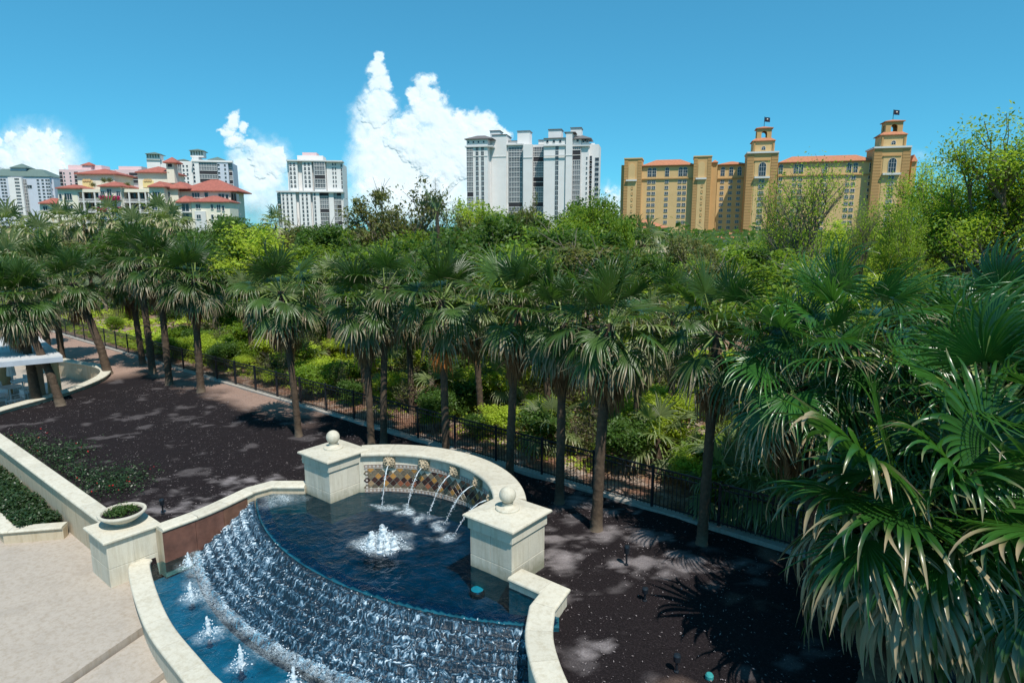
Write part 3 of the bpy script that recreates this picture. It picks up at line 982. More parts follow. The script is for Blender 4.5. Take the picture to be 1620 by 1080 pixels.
# water jets
def jet(loc, h, r, seed, heads, label, group=None):
    r3 = random.Random(seed)
    e = empty('water_jet', label, 'water jet', group, loc)
    for hd in range(heads):
        ox, oy, hh, w = (0, 0, h, r) if hd == 0 else (r3.uniform(-r, r) * 2.0, r3.uniform(-r, r) * 2.0, h * r3.uniform(.3, .75), r * r3.uniform(.5, .9))
        N = 16; pts = []; rad = []
        for i in range(N):
            f_ = i / (N - 1)
            pts.append((ox + r3.uniform(-.15, .15) * w, oy + r3.uniform(-.15, .15) * w, f_ * hh))
            rad.append(w * (1.15 - .85 * f_ ** .7) * r3.uniform(.72, 1.2) if i < N - 1 else .004)
        mb = MB(); mb.tube(pts, rad, 9)
        mb.v = [(x + r3.uniform(-1, 1) * w * .13, y + r3.uniform(-1, 1) * w * .13, z + r3.uniform(-1, 1) * w * .13) for x, y, z in mb.v]
        mb.build('water_column', M['foam'], e, smooth=True)
    mb = MB()
    for i in range(60 * (1 if heads == 1 else 5)):
        a = r3.uniform(0, 6.28); q = r * r3.uniform(.6, 3.4)
        s_ = r3.uniform(.007, .018)
        mb.blob((math.cos(a) * q, math.sin(a) * q, r3.uniform(0, h * 1.05) * max(0, 1 - q / (3.6 * r))), (s_, s_, s_ * .8), 0, 5, 3, .3, r3)
    tag(mb.build('droplets', M['foam'], e), kind='stuff')
jl = ['topmost of the row, nearest the red tiled wall', 'second from the top, by the cream rim', 'third down, left of the cascade foot', 'fourth down, just above the lowest', 'at the bottom edge, right of the others']
for i, j in enumerate(JET):
    jet(W(j.x, j.y, -.50), [.34, .36, .42, .46, .46][i], .065, 20 + i, 1, 'small white water jet, ' + jl[i], 'small jets in the lower pool')
j = Lc(at(606, 862, .15))
jet(W(j.x, j.y, .13), .56, .16, 5, 13, 'broad bubbling white water jet in the middle of the dark upper pool')
# spouting streams
for i, a in enumerate(MA):
    r3 = random.Random(i); mb = MB()
    p0 = Vector((BR * math.sin(a), BCY + BR * math.cos(a), 1.0)); dr = Vector((-math.sin(a), -math.cos(a), 0))
    p0 += dr * .18
    pts = []; rad = []
    for k in range(16):
        t_ = k / 15 * .40
        pts.append(p0 + dr * 2.1 * t_ + Vector((0, 0, -.1 * t_ - 4.9 * t_ * t_)) + Vector((r3.uniform(-1, 1), r3.uniform(-1, 1), 0)) * .008)
        rad.append(.019 * (1 - .75 * k / 15) * r3.uniform(.4, 1.3))
    mb.tube(pts, rad, 6)
    for k in range(60):
        q = pts[r3.randint(6, 15)]; s = r3.uniform(.006, .014)
        mb.blob((q.x + r3.uniform(-.04, .04), q.y + r3.uniform(-.04, .04), max(.16, q.z + r3.uniform(-.06, .06))), s, 0, 5, 3, .2, r3)
    o = mb.build('water_spout', M['foam'], None, smooth=True); o.matrix_world = FM
    tag(o, 'thin stream of water from the ' + ['leftmost', 'second', 'middle', 'fourth', 'rightmost, pillar-hidden,'][i] + ' lion mask on the mosaic wall', 'water stream', 'streams from the lion masks')

# ------------------------------------------------------------------ planter pedestal, bowl, garden wall, hedge
ped = empty('stone_pedestal', 'square cream stone pedestal with a flat cap under the planted bowl', 'pedestal')
ped.matrix_world = FM @ Matrix.Translation((-5.10, -4.92, 0))
mb = MB(); mb.box(-.565, .565, -.565, .565, -.9, .3); mb.build('core', M['stone'], ped)
for (z0, z1) in ((-.95, -.34), (-.33, .325)):
    for i in range(2):
        for k in range(2):
            mb = MB(); mb.chbox(-.58 + i * .58 + .003, i * .58 - .003, -.58 + k * .58 + .003, k * .58 - .003, z0, z1, .006); mb.build('stone_block', M['stone'], ped)
mb = MB(); mb.chbox(-.66, .66, -.66, .66, .33, .405, .02); mb.build('cap', M['stone'], ped)
bowl = empty('planter_bowl', 'round shallow cream stone bowl planted with small herbs on the pedestal', 'planter')
bowl.matrix_world = FM @ Matrix.Translation((-5.22, -4.86, .405))
mb = MB(); mb.lathe([(.20, 0), (.22, .03), (.20, .05), (.34, .12), (.46, .21), (.50, .27), (.535, .275), (.54, .30), (.53, .325), (.47, .325), (.45, .29), (.44, .25)], 40)
mb.build('bowl', M['stone'], bowl, smooth=False)
mb = MB(); mb.lathe([(.452, .262), (.3, .275), (.01, .29)], 28); mb.build('soil', M['mulch'], bowl)
P = np.stack([nrg.normal(size=900) * .17, nrg.normal(size=900) * .17, .30 + nrg.random(900) * .10], 1)
P = P[np.hypot(P[:, 0], P[:, 1]) < .40]
V, F = leafcloud(P, .03, .4, .5)
link('herbs', npmesh('herbs', V, F, M['green']), bowl)

gw = empty('garden_wall', 'low tan wall with a pale rounded coping running left from the pedestal', 'wall'); gw.matrix_world = FM
wall_with_coping(gw, [(-17.2, -4.98), (-5.72, -4.98)], .30, -.95, .40, .46, .10, 1.4, body_m='stone_in')
hw = empty('hedge_box_wall', 'low planting box wall with pale coping around the dark hedge', 'wall'); hw.matrix_world = FM
wall_with_coping(hw, [(-8.35, -5.28), (-9.25, -6.35), (-17, -6.35)], .26, -.85, -.42, .38, .08, 1.3, body_m='stone_in')
def leafbox(name, mats, n, x0, x1, y0, y1, z0, z1, size, parent=None, M_=None):
    P = np.stack([nrg.uniform(x0, x1, n), nrg.uniform(y0, y1, n), z0 + (z1 - z0) * nrg.random(n) ** .6], 1)
    P[:, 2] += (fbm(P[:, 0] * 2, P[:, 1] * 2, 3) - .5) * .3
    V, F = leafcloud(P, size, .4, .5)
    return link(name, npmesh(name, V, F, mats, False, {'lv': np.repeat(nrg.random(len(P)), 4)}), parent)
hd = leafbox('hedge', M['hedge'], 16000, -17, -9.0, -6.2, -5.15, -.9, -.35, .05); hd.matrix_world = FM
tag(hd, 'dark clipped hedge filling the planting box at the left edge', 'hedge')
mb = MB(); mb.box(-17, -9.2, -6.2, -5.15, -1.0, -.6); o = mb.build('hedge_soil', M['mulch']); o.matrix_world = FM; tag(o, kind='structure')
# flowering ground cover strip in the shaded mulch
P0 = []
for (px, py) in [(60, 715), (95, 735), (130, 752), (160, 770), (190, 770), (35, 700), (115, 715), (205, 755)]:
    c = Lc(at(px, py)); n = 600
    P0.append(np.stack([c.x + nrg.normal(size=n) * .55, c.y + nrg.normal(size=n) * .35, .02 + nrg.random(n) * .28], 1))
P0 = np.concatenate(P0)
V, F = leafcloud(P0, .038, .4, .45)
me = npmesh('flower_bed', V, F, [M['hedge'], M['redflower']], False, {'lv': np.repeat(nrg.random(len(P0)), 4)})
me.polygons.foreach_set('material_index', (nrg.random(len(me.polygons)) < .008).astype(np.int32))
o = link('flower_bed', me); o.matrix_world = FM
tag(o, 'low dark green planting with a few red flowers in the shaded mulch', 'flower bed', kind='stuff')

# ------------------------------------------------------------------ fence
fence = empty('metal_fence', 'long black metal picket fence on a concrete kerb between mulch and woodland', 'fence'); fence.matrix_world = FM
FX0, FX1, FY = -46.0, 9.98, 4.95
mb = MB(); mb.box(FX0, FX1 + 2, FY - .16, FY + .14, -.35, .09, 0, None, .012); o = mb.build('fence_kerb', stone_mat('fence kerb concrete', (.38, .35, .31))); o.matrix_world = FM; tag(o, kind='structure')
for z, h in ((1.25, .045), (1.10, .03), (.20, .03)):
    mb = MB(); mb.box(FX0, FX1, FY - .022, FY + .022, z - h, z, 0, None, .005); mb.build('rail', M['iron'], fence)
mb = MB(); mb.box(-.032, .032, -.032, .032, .085, 1.30, 0, None, .004); pm = mb.mesh('post', M['iron'])
mb = MB(); mb.box(-.008, .008, -.008, .008, .12, 1.22); km = mb.mesh('picket', M['iron'])
rest = MB(); cnt = 0
npost = int((FX1 - FX0) / 1.88)
for i in range(npost + 1):
    x = FX1 - .002 - i * 1.88
    link('post', pm, fence, (x, FY, 0))
    for k in range(1, 16):
        xx = x - k * 1.88 / 16
        if xx < FX0: break
        if cnt < 300: link('picket', km, fence, (xx, FY, 0)); cnt += 1
        else: rest.box(xx - .008, xx + .008, FY - .008, FY + .008, .12, 1.22)
o = rest.build('far_pickets', M['iron'], fence); tag(o, kind='stuff')

# ------------------------------------------------------------------ garden lights and valves
def bollard(px, py, h, lab):
    p = at(px, py)
    e = empty('garden_light', lab, 'garden light', 'black garden lights in the mulch', p)
    mb = MB(); mb.lathe([(.045, -.03), (.045, .02), (.022, .03), (.022, h * .6)], 12); mb.build('stem', M['iron'], e)
    mb = MB(); mb.lathe([(.05, h * .6), (.06, h * .62), (.065, h * .92), (.05, h), (.01, h + .01)], 16); mb.build('lamp_head', M['iron'], e, smooth=False)
bollard(991, 893, .48, 'black stake light in the mulch near the trunk foot, farthest of three')
bollard(1020, 950, .30, 'short black garden light in the middle of the mulch bed')
bollard(1070, 1062, .34, 'black garden light at the bottom edge of the mulch')
bollard(258, 812, .42, 'thin garden light in the mulch left of the fountain, by the wall coping')
mb = MB(); mb.lathe([(.06, -.02), (.07, .02), (.07, .07), (.05, .10), (.01, .105)], 16)
o = mb.build('valve_cover', plain('teal plastic', (.04, .28, .27), .4, .1, 9), None, smooth=False); o.location = at(1122, 1073)
tag(o, 'small teal irrigation valve cover at the bottom of the mulch', 'valve cover')

# ------------------------------------------------------------------ left terrace with pavilion
tw = empty('terrace_wall', 'curved retaining wall with pale coping around the sunken dining terrace', 'wall'); tw.matrix_world = FM
wall_with_coping(tw, TERR, .3, -1.0, .22, .5, .10, 2.0, body_m='stone_in')
pav = empty('terrace_pavilion', 'dining pavilion with a pale slatted roof on tan columns at the left edge', 'pavilion')
def col_round(p, r, h, nm, mt):
    mb = MB(); mb.lathe([(r * 1.25, 0), (r * 1.25, .12), (r * 1.1, .2), (r, .25), (r * .92, h - .25), (r * 1.1, h - .15), (r * 1.15, h)], 20)
    o = mb.build(nm, mt, pav, smooth=False); o.location = p
tanc = stone_mat('tan column stone', (.50, .36, .20))
col_round(at(90, 640, -.8), .28, 2.75, 'column', tanc)
col_round(at(8, 622, -.8), .3, 2.75, 'column', tanc)
p = at(63, 648, -.8); mb = MB(); mb.box(-.26, .26, -.26, .26, 0, 2.75, 0, None, .02); o = mb.build('pier', plain('brown pier stone', (.20, .14, .09), .9, .15, 3), pav); o.location = p; o.rotation_euler = (0, 0, FA)
rc = [at(100, 572, 1.95), at(-160, 596, 1.95), at(-260, 545, 1.95), at(62, 540, 1.95)]
mb = MB(); mb.add([tuple(v) for v in rc] + [(v.x, v.y, v.z + .22) for v in rc], [(3, 2, 1, 0), (4, 5, 6, 7), (0, 1, 5, 4), (1, 2, 6, 5), (2, 3, 7, 6), (3, 0, 4, 7)])
mb.build('roof_slab', plain('grey white roof', (.42, .45, .50), .5, .1, 2), pav)
for k in range(22):
    f_ = (k + .5) / 22
    a = rc[0].lerp(rc[3], f_); b_ = rc[1].lerp(rc[2], f_)
    dd = (rc[3] - rc[0]) / 22 * .42
    mb = MB(); q = [a - dd, b_ - dd, b_ + dd * .3, a + dd * .3]
    mb.add([(v.x, v.y, v.z + .222) for v in q] + [(v.x, v.y, v.z + .29) for v in q], [(4, 5, 6, 7), (0, 1, 5, 4), (1, 2, 6, 5), (2, 3, 7, 6), (3, 0, 4, 7)])
    mb.build('slat', M['frame_w'], pav)
wht = plain('white painted furniture', (.72, .74, .76), .4, .05, 5)
def table(px, py, lab, r=.5):
    e = empty('patio_table', lab, 'table', 'white tables under the pavilion', at(px, py, -.8))
    mb = MB(); mb.lathe([(r, .70), (r + .01, .72), (r, .74)], 28); mb.build('table_top', wht, e)
    mb = MB(); mb.lathe([(.25, 0), (.24, .03), (.04, .06), (.035, .70)], 12); mb.build('pedestal', wht, e)
def chair(px, py, rz, lab):
    e = empty('patio_chair', lab, 'chair', 'white patio chairs under the pavilion', at(px, py, -.8), rz)
    mb = MB(); mb.box(-.23, .23, -.22, .22, .42, .46, 0, None, .01); mb.build('seat', wht, e)
    mb = MB(); mb.box(-.23, .23, .20, .235, .50, .88, 0, None, .01); mb.build('backrest', wht, e)
    for sx in (-1, 1):
        for sy in (-1, 1):
            mb = MB(); mb.tube([(sx * .21, sy * .2, 0), (sx * .2, sy * .2, .9 if sy > 0 else .44)], .014, 6); mb.build('leg', wht, e)
        mb = MB(); mb.tube([(sx * .23, -.2, .44), (sx * .24, -.2, .64), (sx * .24, .2, .66)], .014, 6); mb.build('armrest', wht, e)
table(18, 634, 'round white table nearest the left edge under the closed parasol')
table(38, 622, 'round white table just left of the brown pier')
table(-8, 650, 'round white table cut by the left edge of the picture')
for i, (px, py, rz) in enumerate([(5, 646, .4), (30, 646, -.5), (48, 632, -1.4), (26, 618, 2.8), (50, 616, 3.4), (2, 632, 1.2)]):
    chair(px, py, rz, 'white patio chair ' + ['in front of the leftmost table, facing away', 'in front of the table nearest the parasol', 'beside the brown pier', 'behind the table near the parasol', 'farthest back, between pier and round column', 'at the left edge, turned to the parasol'][i])
e = empty('closed_parasol', 'closed white parasol standing on the terrace between the columns', 'parasol', None, at(22, 622, -.8))
mb = MB(); mb.tube([(0, 0, 0), (0, 0, 2.45)], .02, 8); mb.build('pole', wht, e)
mb = MB()
prof = [(.20, .95), (.17, 1.3), (.13, 1.7), (.07, 2.2), (.02, 2.42)]
for k in range(8):
    a = 2 * math.pi * k / 8
    mb.tube([(q * .6 * math.cos(a), q * .6 * math.sin(a), z) for q, z in prof], [q * .45 for q, z in prof], 6)
mb.build('canopy', wht, e)
e = empty('lounge_sofa', 'white cushioned outdoor sofa behind the brown pier', 'sofa', None, at(72, 622, -.8), FA)
mb = MB(); mb.box(-.8, .8, -.35, .35, .12, .42, 0, None, .05); mb.build('seat', wht, e)
mb = MB(); mb.box(-.8, .8, .36, .52, .12, .8, 0, None, .05); mb.build('backrest', wht, e)

# ------------------------------------------------------------------ palms
def frond_mesh(seed, elev, pet=1.1, R=1.15, nseg=30, droop=1.0, wind=(0, 0, 0), mats=None, curl=0.0, spread=118, tipbrown=.5, stations=8, wide=1.0, name='frond', az=0.0, join=.42, flutter=.10):
    """a palmate leaf on its stalk, leaving the crown centre towards azimuth az"""
    g = np.random.default_rng(seed)
    ca, sa = math.cos(az), math.sin(az)
    h = np.array([ca, sa, 0.0]); zz = np.array([0, 0, 1.0])
    wv_ = np.array(wind, float)
    d = h * math.cos(elev) + zz * math.sin(elev)
    p = h * .12
    V = []; F = []; MI = []; TIP = []; LV = []
    # stalk
    n = 7; pts = [p.copy()]
    for i in range(n):
        d = d + (-zz * .055 * droop + wv_ * .05) * (1 + .5 * i / n)
        d /= np.linalg.norm(d)
        p = p + d * pet / n; pts.append(p.copy())
    side = np.cross(d, zz); side /= np.linalg.norm(side) + 1e-9
    side = side * math.cos(.25 * g.normal()) + np.cross(d, side) * math.sin(.25 * g.normal())
    side -= d * side.dot(d); side /= np.linalg.norm(side)
    nrm = np.cross(side, d)
    for i, q in enumerate(pts):
        w = .035 * (1 - .5 * i / n) * wide
        for s_, o_ in ((-1, 0), (0, -.6), (1, 0)):
            V.append(q + side * w * s_ + nrm * w * o_); TIP.append(0); LV.append(.5)
    for i in range(n):
        b_ = i * 3
        F += [(b_, b_ + 3, b_ + 4, b_ + 1), (b_ + 1, b_ + 4, b_ + 5, b_ + 2)]; MI += [1, 1]
    # blade
    o = pts[-1]
    phis = np.radians(np.linspace(-spread, spread, nseg)) + g.normal(size=nseg) * .015
    S = stations
    sv = np.linspace(0, 1, S)
    dphi = math.radians(2 * spread / nseg)
    lvf = g.random()
    for j, ph in enumerate(phis):
        L_ = R * (.62 + .38 * math.cos(ph * .62)) * (1 + .07 * g.normal())
        bdir = math.cos(ph) * d + math.sin(ph) * side + nrm * (.16 - .10 * abs(math.sin(ph)))
        # costa: the midrib pulls the blade down in the middle
        bdir = bdir - nrm * .32 * max(0, math.cos(ph)) * droop * .7
        bdir /= np.linalg.norm(bdir)
        wd = -math.sin(ph) * d + math.cos(ph) * side
        q = o.copy(); dd = bdir.copy()
        soft = 1 + .45 * g.normal()
        tw = g.normal() * .5
        brown = tipbrown * (1 + .5 * g.normal())
        base = len(V)
        lvj = lvf * .6 + g.random() * .4
        gust = np.array([g.normal(), g.normal(), g.normal() * .6]) * flutter
        for i, s_ in enumerate(sv):
            if i > 0:
                st = L_ / (S - 1)
                fl = max(0, s_ - .30) ** 1.1 * 1.9 / (S / 8.0)
                dd = dd + (-zz * .50 * droop * soft + wv_ * .8 + gust) * fl
                if curl: dd = dd - nrm * curl * fl
                dd /= np.linalg.norm(dd)
                q = q + dd * st
            if s_ <= join:
                w = dphi * L_ * s_ * .52 + .002
            else:
                t_ = (s_ - join) / (1 - join)
                w = dphi * L_ * join * .52 * (1 - t_) ** .75 + .0015
            wdir = wd - dd * wd.dot(dd); wdir /= np.linalg.norm(wdir) + 1e-9
            if s_ > join:
                k_ = tw * (s_ - join)
                cr = np.cross(dd, wdir)
                wdir = wdir * math.cos(k_) + cr * math.sin(k_)
            up = np.cross(wdir, dd)
            V.append(q - wdir * w + up * w * .30); V.append(q - up * w * .28); V.append(q + wdir * w + up * w * .30)
            tp_ = min(1, max(0, (s_ - (1 - brown * .8)) / .22)) if brown > 0 else 0
            TIP += [tp_] * 3; LV += [lvj] * 3
        for i in range(S - 1):
            b_ = base + i * 3
            F += [(b_, b_ + 3, b_ + 4, b_ + 1), (b_ + 1, b_ + 4, b_ + 5, b_ + 2)]; MI += [0, 0]
    me = npmesh(name, np.array(V), np.array(F), mats, False, {'tip': TIP, 'lv': LV})
    me.polygons.foreach_set('material_index', np.array(MI, dtype=np.int32))
    return me

def trunk_mesh(pts, r0, r1, seed=0, flare=1.5, name='trunk', n=14):
    """rough ringed palm trunk"""
    g = np.random.default_rng(seed)
    pts = [Vector(p) for p in pts]
    # resample
    cum = [0]
    for i in range(len(pts) - 1): cum.append(cum[-1] + (pts[i + 1] - pts[i]).length)
    L_ = cum[-1]; N = int(L_ / .07) + 2
    V = []; base = []
    for i in range(N):
        s_ = L_ * i / (N - 1)
        k = 0
        while k < len(cum) - 2 and s_ > cum[k + 1]: k += 1
        q = pts[k].lerp(pts[k + 1], (s_ - cum[k]) / max(1e-9, cum[k + 1] - cum[k]))
        r = r0 + (r1 - r0) * s_ / L_
        r *= 1 + (flare - 1) * math.exp(-s_ / .22)
        r *= 1 + .015 * (1 if i % 2 else -1) + .035 * g.normal()
        for a in range(n):
            an = 2 * math.pi * a / n
            rr_ = r * (1 + .035 * g.normal())
            V.append((q.x + rr_ * math.cos(an), q.y + rr_ * math.sin(an), q.z))
            base.append(max(0, 1 - s_ / .55) * .8)
    F = []
    for i in range(N - 1):
        for a in range(n):
            b_ = (a + 1) % n
            F.append((i * n + a, i * n + b_, (i + 1) * n + b_, (i + 1) * n + a))
    return npmesh(name, np.array(V), np.array(F), M['bark_palm'], True, {'base': base})

PM = [M['palm'], M['petiole']]; PN = [M['palm_near'], M['petiole']]; PL = [M['palm_lt'], M['petiole']]; PD = [M['palm_dead'], M['palm_dead']]
GA = math.pi * (3 - 5 ** .5)
def frond_pool(mats, k, R, pet, droop=1.0, nseg=30, tipb=.5, stations=8, seed0=0):
    """classes of leaves from upright to hanging"""
    pool = []
    for ci, el in enumerate((78, 55, 30, 8, -18, -42)):
        pool.append([frond_mesh(seed0 + ci * 17 + q, R_(el + rnd.uniform(-5, 5)), pet * rnd.uniform(.9, 1.1), R * rnd.uniform(.92, 1.08), nseg,
                                droop * (.35 + .17 * ci) * rnd.uniform(.7, 1.35), (0, 0, 0), mats, 0, 112 + rnd.uniform(-8, 10), tipb * (.25 + .24 * ci), stations) for q in range(k)])
    return pool
pool_mid = frond_pool(PM, 5, 1.12, .92, 1.05, 32, .42, 8, 100)
pool_lt = frond_pool(PL, 2, 1.0, .8, 1.1, 20, .3, 6, 400)
pool_far = frond_pool([M['palm_lt'], M['petiole']], 1, 1.25, .9, 1.2, 14, .5, 5, 500)
pool_dead = [frond_mesh(900 + q, R_(-60), .8, 1.1, 20, 3.2, (0, 0, 0), PD, .2, 70, 0, 6, 1, 'dead_frond') for q in range(4)]

def fan_palm(loc, height, label, lean=(0, 0), pool=pool_mid, nf=30, dead=4, r=.15, group='fan palms along the fence', scale=1.0, cat='palm tree', seed=0, windpref=0, r0=None, skirt=0):
    r3 = random.Random(seed)
    e = empty('fan_palm', label, cat, group, loc)
    top = Vector((lean[0], lean[1], height))
    pts = [(0, 0, -.15), (lean[0] * .2, lean[1] * .2, height * .3), (lean[0] * .55, lean[1] * .55, height * .65), tuple(top)]
    link('trunk', trunk_mesh(pts, r0 or r * 1.1, r * .95, seed), e)
    a0 = r3.uniform(0, 6.28)
    for i in range(nf):
        f_ = (i + .5) / nf
        ci = min(5, int(f_ ** .85 * 6))
        me = r3.choice(pool[ci])
        a = a0 + i * GA + r3.uniform(-.2, .2)
        sc = scale * r3.uniform(.88, 1.1)
        link('frond', me, e, top + Vector((0, 0, .12 - .3 * f_)), (r3.uniform(-.12, .12), r3.uniform(-.12, .12), a), sc)
    for i in range(dead):
        a = a0 + i * 2.3 + r3.uniform(-.4, .4)
        link('dead_frond', r3.choice(pool_dead), e, top + Vector((0, 0, -.35 - r3.random() * .3)), (0, 0, a), scale * r3.uniform(.8, 1.1))
    return e

# the row along the fence; base pixel where visible, else distance from the fence
def rowpos(px, Yl):
    """point on the line Y = Yl of the fence frame seen at column px"""
    r = ray(px, 600); best = None
    for k in range(2000):
        x = -45 + k * .03
        p = W(x, Yl)
        q = proj(p)[0]
        if best is None or abs(q - px) < best[0]: best = (abs(q - px), p)
    return best[1]
row = [
    (at(473, 690), 5.45, (-.35, 0), 'fan palm standing alone left of the left pillar, trunk foot in the mulch', 31),
    (rowpos(588, 3.4), 5.1, (-.10, .1), 'fan palm behind the left pillar, left one of the close pair of trunks', 34),
    (rowpos(607, 3.7), 5.7, (.25, .2), 'fan palm behind the mosaic wall, right one of the close pair of trunks', 26),
    (rowpos(706, 3.6), 5.5, (-.05, 0), 'fan palm behind the mosaic wall with an orange-brown dead leaf on its dark trunk', 32),
    (rowpos(806, 3.7), 5.5, (.25, 0), 'fan palm with ragged brown skirt rising behind the right pillar ball', 30),
    (at(885, 795), 5.15, (.05, 0), 'fan palm with pale flared foot just right of the right pillar', 34),
    (at(943, 837), 5.35, (.20, 0), 'fan palm with pale flared foot, nearest one to the pillar on the open mulch', 36),
    (at(1110, 860), 5.3, (.12, 0), 'slim dark fan palm standing by the fence right of the fountain, hanging brown leaves', 24),
]
for i, (p, h, ln, lab, nf) in enumerate(row):
    e = fan_palm(p, h, lab, ln, pool_mid, int(nf * .8), 11, .115 if i != 6 else .13, 'fan palms along the fence', [.95, .92, .88, .92, .92, .88, .92, .90][i], seed=50 + i)
    if i == 3:
        od = frond_mesh(77, R_(-35), .5, .75, 20, 2.2, (0, 0, 0), [leaf_mat('orange dead leaf', (.38, .13, .03), (.5, .2, .05), (.5, .2, .04), None, .7, .3, .2)] * 2, .1, 80, 0, 6, 1, 'dead_frond')
        o = link('dead_frond', od, e, (0, -.1, 4.35), (0, 0, -1.5)); o['label'] = 'orange-brown dead leaf'
# palms at the left, in and around the terrace
left = [
    (at(97, 640), 4.6, (-1.7, .2), 'dark leaning fan palm in front of the terrace columns', 30, .16),
    (at(172, 592), 4.9, (-1.5, .2), 'leaning fan palm with dark trunk right of the terrace, beside sunlit mulch', 28, .19),
    (at(226, 577), 5.0, (-.4, .2), 'thin-trunked fan palm by the far fence corner', 28, .15),
    (rowpos(318, 3.3), 5.4, (.1, 0), 'wide-crowned fan palm before the long fence, behind the feather palms', 34, .15),
    (rowpos(268, 3.0), 5.9, (0, 0), 'tall fan palm left of the wide-crowned one, before the fence', 28, .15),
    (atY(30, 600, 27) * Vector((1, 1, 0)) if False else Vector((-21.3, 27.5, 0)), 4.6, (-.4, 0), 'dark fan palm at the left picture edge above the pavilion roof', 30, .17),
    (Vector((-19.5, 33.5, 0)), 6.2, (-.2, 0), 'tall dark fan palm behind the terrace palms', 28, .16),
    (Vector((-26.5, 36.5, 0)), 5.6, (0, 0), 'fan palm rising above the pavilion at the far left', 28, .16),
]
for i, (p, h, ln, lab, nf, r) in enumerate(left):
    fan_palm(p, h, lab, ln, pool_mid, nf, 5, r, 'fan palms on the left side', 1.0, seed=80 + i)
# light fan palms beyond the fence
bey = [(464, 6.5, 3.9), (580, 6.8, 4.6), (652, 7.2, 4.7), (762, 7.6, 4.8), (868, 9.0, 4.9), (1003, 8.5, 4.4), (1062, 10.5, 5.0), (400, 8.0, 4.2), (520, 10.5, 5.0)]
for i, (px, Yl, h) in enumerate(bey):
    lbl = 'pale-trunked fan palm beyond the fence, ' + ['behind the lone left palm', 'between the pair of trunks', 'right of the pair of trunks', 'left of the ball-topped right pillar', 'behind the first palm right of the pillar', 'between the two open-mulch palms and the slim one', 'just left of the slim dark palm', 'left of the lone palm', 'in the gap right of the lone palm', 'deep behind the close pair', 'deep behind the right pillar', 'farthest left of the pale ones', 'behind the orange dead leaf', 'deep among the shrubs behind the open mulch'][i]
    fan_palm(rowpos(px, Yl) + Vector((0, 0, -.1)), h, lbl, (rnd.uniform(-.4, .4), 0), pool_lt if i in (0, 3, 5, 7, 8) else pool_mid, 20, 5, .12, 'fan palms beyond the fence', .95, seed=120 + i)
# small bright young palms on the litter beyond the fence
yp = [(1150, 6.0, .9), (1225, 6.1, 1.0), (1165, 6.6, 1.3), (1210, 7.6, 1.7), (1130, 8.6, 1.6), (1255, 8.8, 1.9), (1040, 8.0, 1.1), (870, 7.2, .9), (700, 8.0, 1.2), (620, 9.0, 1.4), (480, 8.0, 1.0), (1190, 10.5, 2.4), (960, 9.5, 1.5), (790, 9.2, 1.5)]
for i, (px, Yl, h) in enumerate(yp):
    fan_palm(rowpos(px, Yl) + Vector((0, 0, -.15)), h, 'young bright fan palm ' + ['closest to the fence, right of the slim trunk', 'closest to the fence, at the edge of the big fronds', 'just behind the fence right of the slim palm', 'second right of the slim palm, behind the fence', 'directly behind the slim dark palm', 'partly behind the big wind-blown fronds', 'left of the slim dark palm', 'behind the first palm right of the pillar', 'behind the mosaic wall', 'behind the close pair of trunks', 'behind the lone left palm', 'higher and deeper, right of the slim palm', 'deep behind the nearest open-mulch palm', 'deep behind the right pillar ball'][i], (0, 0), pool_lt, 16, 1, .11, 'young palms beyond the fence', .85, seed=160 + i)

# big wind-blown palms at the right
def blown_palm(loc, top, label, nf, R, pet, wind, seed, r=.19, scale=1.0, emin=-55, nseg=42, tipb=.6, dead=6, mats=PN, windexp=1.0, azs=None, st=12, droop=1.15, join=.36, flutter=.17):
    r3 = random.Random(seed)
    e = empty('fan_palm', label, 'palm tree', 'large wind-blown fan palms on the right', loc)
    tp_ = Vector(top)
    link('trunk', trunk_mesh([(0, 0, -.15), (tp_.x * .3, tp_.y * .3, tp_.z * .4), (tp_.x * .7, tp_.y * .7, tp_.z * .75), tuple(tp_)], r * 1.15, r, seed, 1.4), e)
    a0 = r3.uniform(0, 6.28)
    for i in range(nf):
        f_ = (i + .5) / nf
        el = 80 + (emin - 80) * f_ ** .85 + r3.uniform(-8, 8)
        az = a0 + i * GA + r3.uniform(-.25, .25)
        if azs and i < len(azs): az, el = R_(azs[i][0]), azs[i][1]
        k_ = r3.uniform(.6, 1.25) * windexp
        me = frond_mesh(seed * 100 + i, R_(el), pet * r3.uniform(.8, 1.15), R * r3.uniform(.88, 1.1), nseg, droop * (.5 + .75 * f_), tuple(w * k_ for w in wind), mats, 0, 112 + r3.uniform(-10, 12), tipb * (.3 + 1.0 * f_), st, 1.3, 'frond', az, join * r3.uniform(.85, 1.2), flutter)
        link('frond', me, e, tp_ + Vector((0, 0, .1 - .25 * f_)), None, scale)
    for i in range(dead):
        a = a0 + i * 2.3
        link('dead_frond', r3.choice(pool_dead), e, tp_ + Vector((0, 0, -.45)), (0, 0, a), 1.15)
    return e
def top_at(base, px, py, Y):
    q = atY(px, py, Y); return (q.x - base.x, q.y - base.y, q.z - base.z)
bA = rowpos(1352, 3.2); blown_palm(bA, top_at(bA, 1345, 545, 13.2), 'large dark fan palm with upright plume right of the slim palm', 32, 1.35, 1.15, (.30, 0, .02), 11, emin=-40, tipb=.35)
bE = rowpos(1288, 3.5); blown_palm(bE, top_at(bE, 1268, 590, 13.0), 'fan palm with drooping silvery leaves leaning left over the fence end', 24, 1.25, 1.05, (.12, 0, 0), 12, r=.13, emin=-50, tipb=.45)
bB = Vector((8.6, 10.8, 0)); blown_palm(bB, top_at(bB, 1580, 650, 10.4), 'largest fan palm at the right edge with long green leaf tips streaming in the wind', 38, 1.75, 1.15, (.95, -.12, .10), 13, emin=-40, tipb=.22, windexp=1.25, nseg=46, join=.32, flutter=.2)
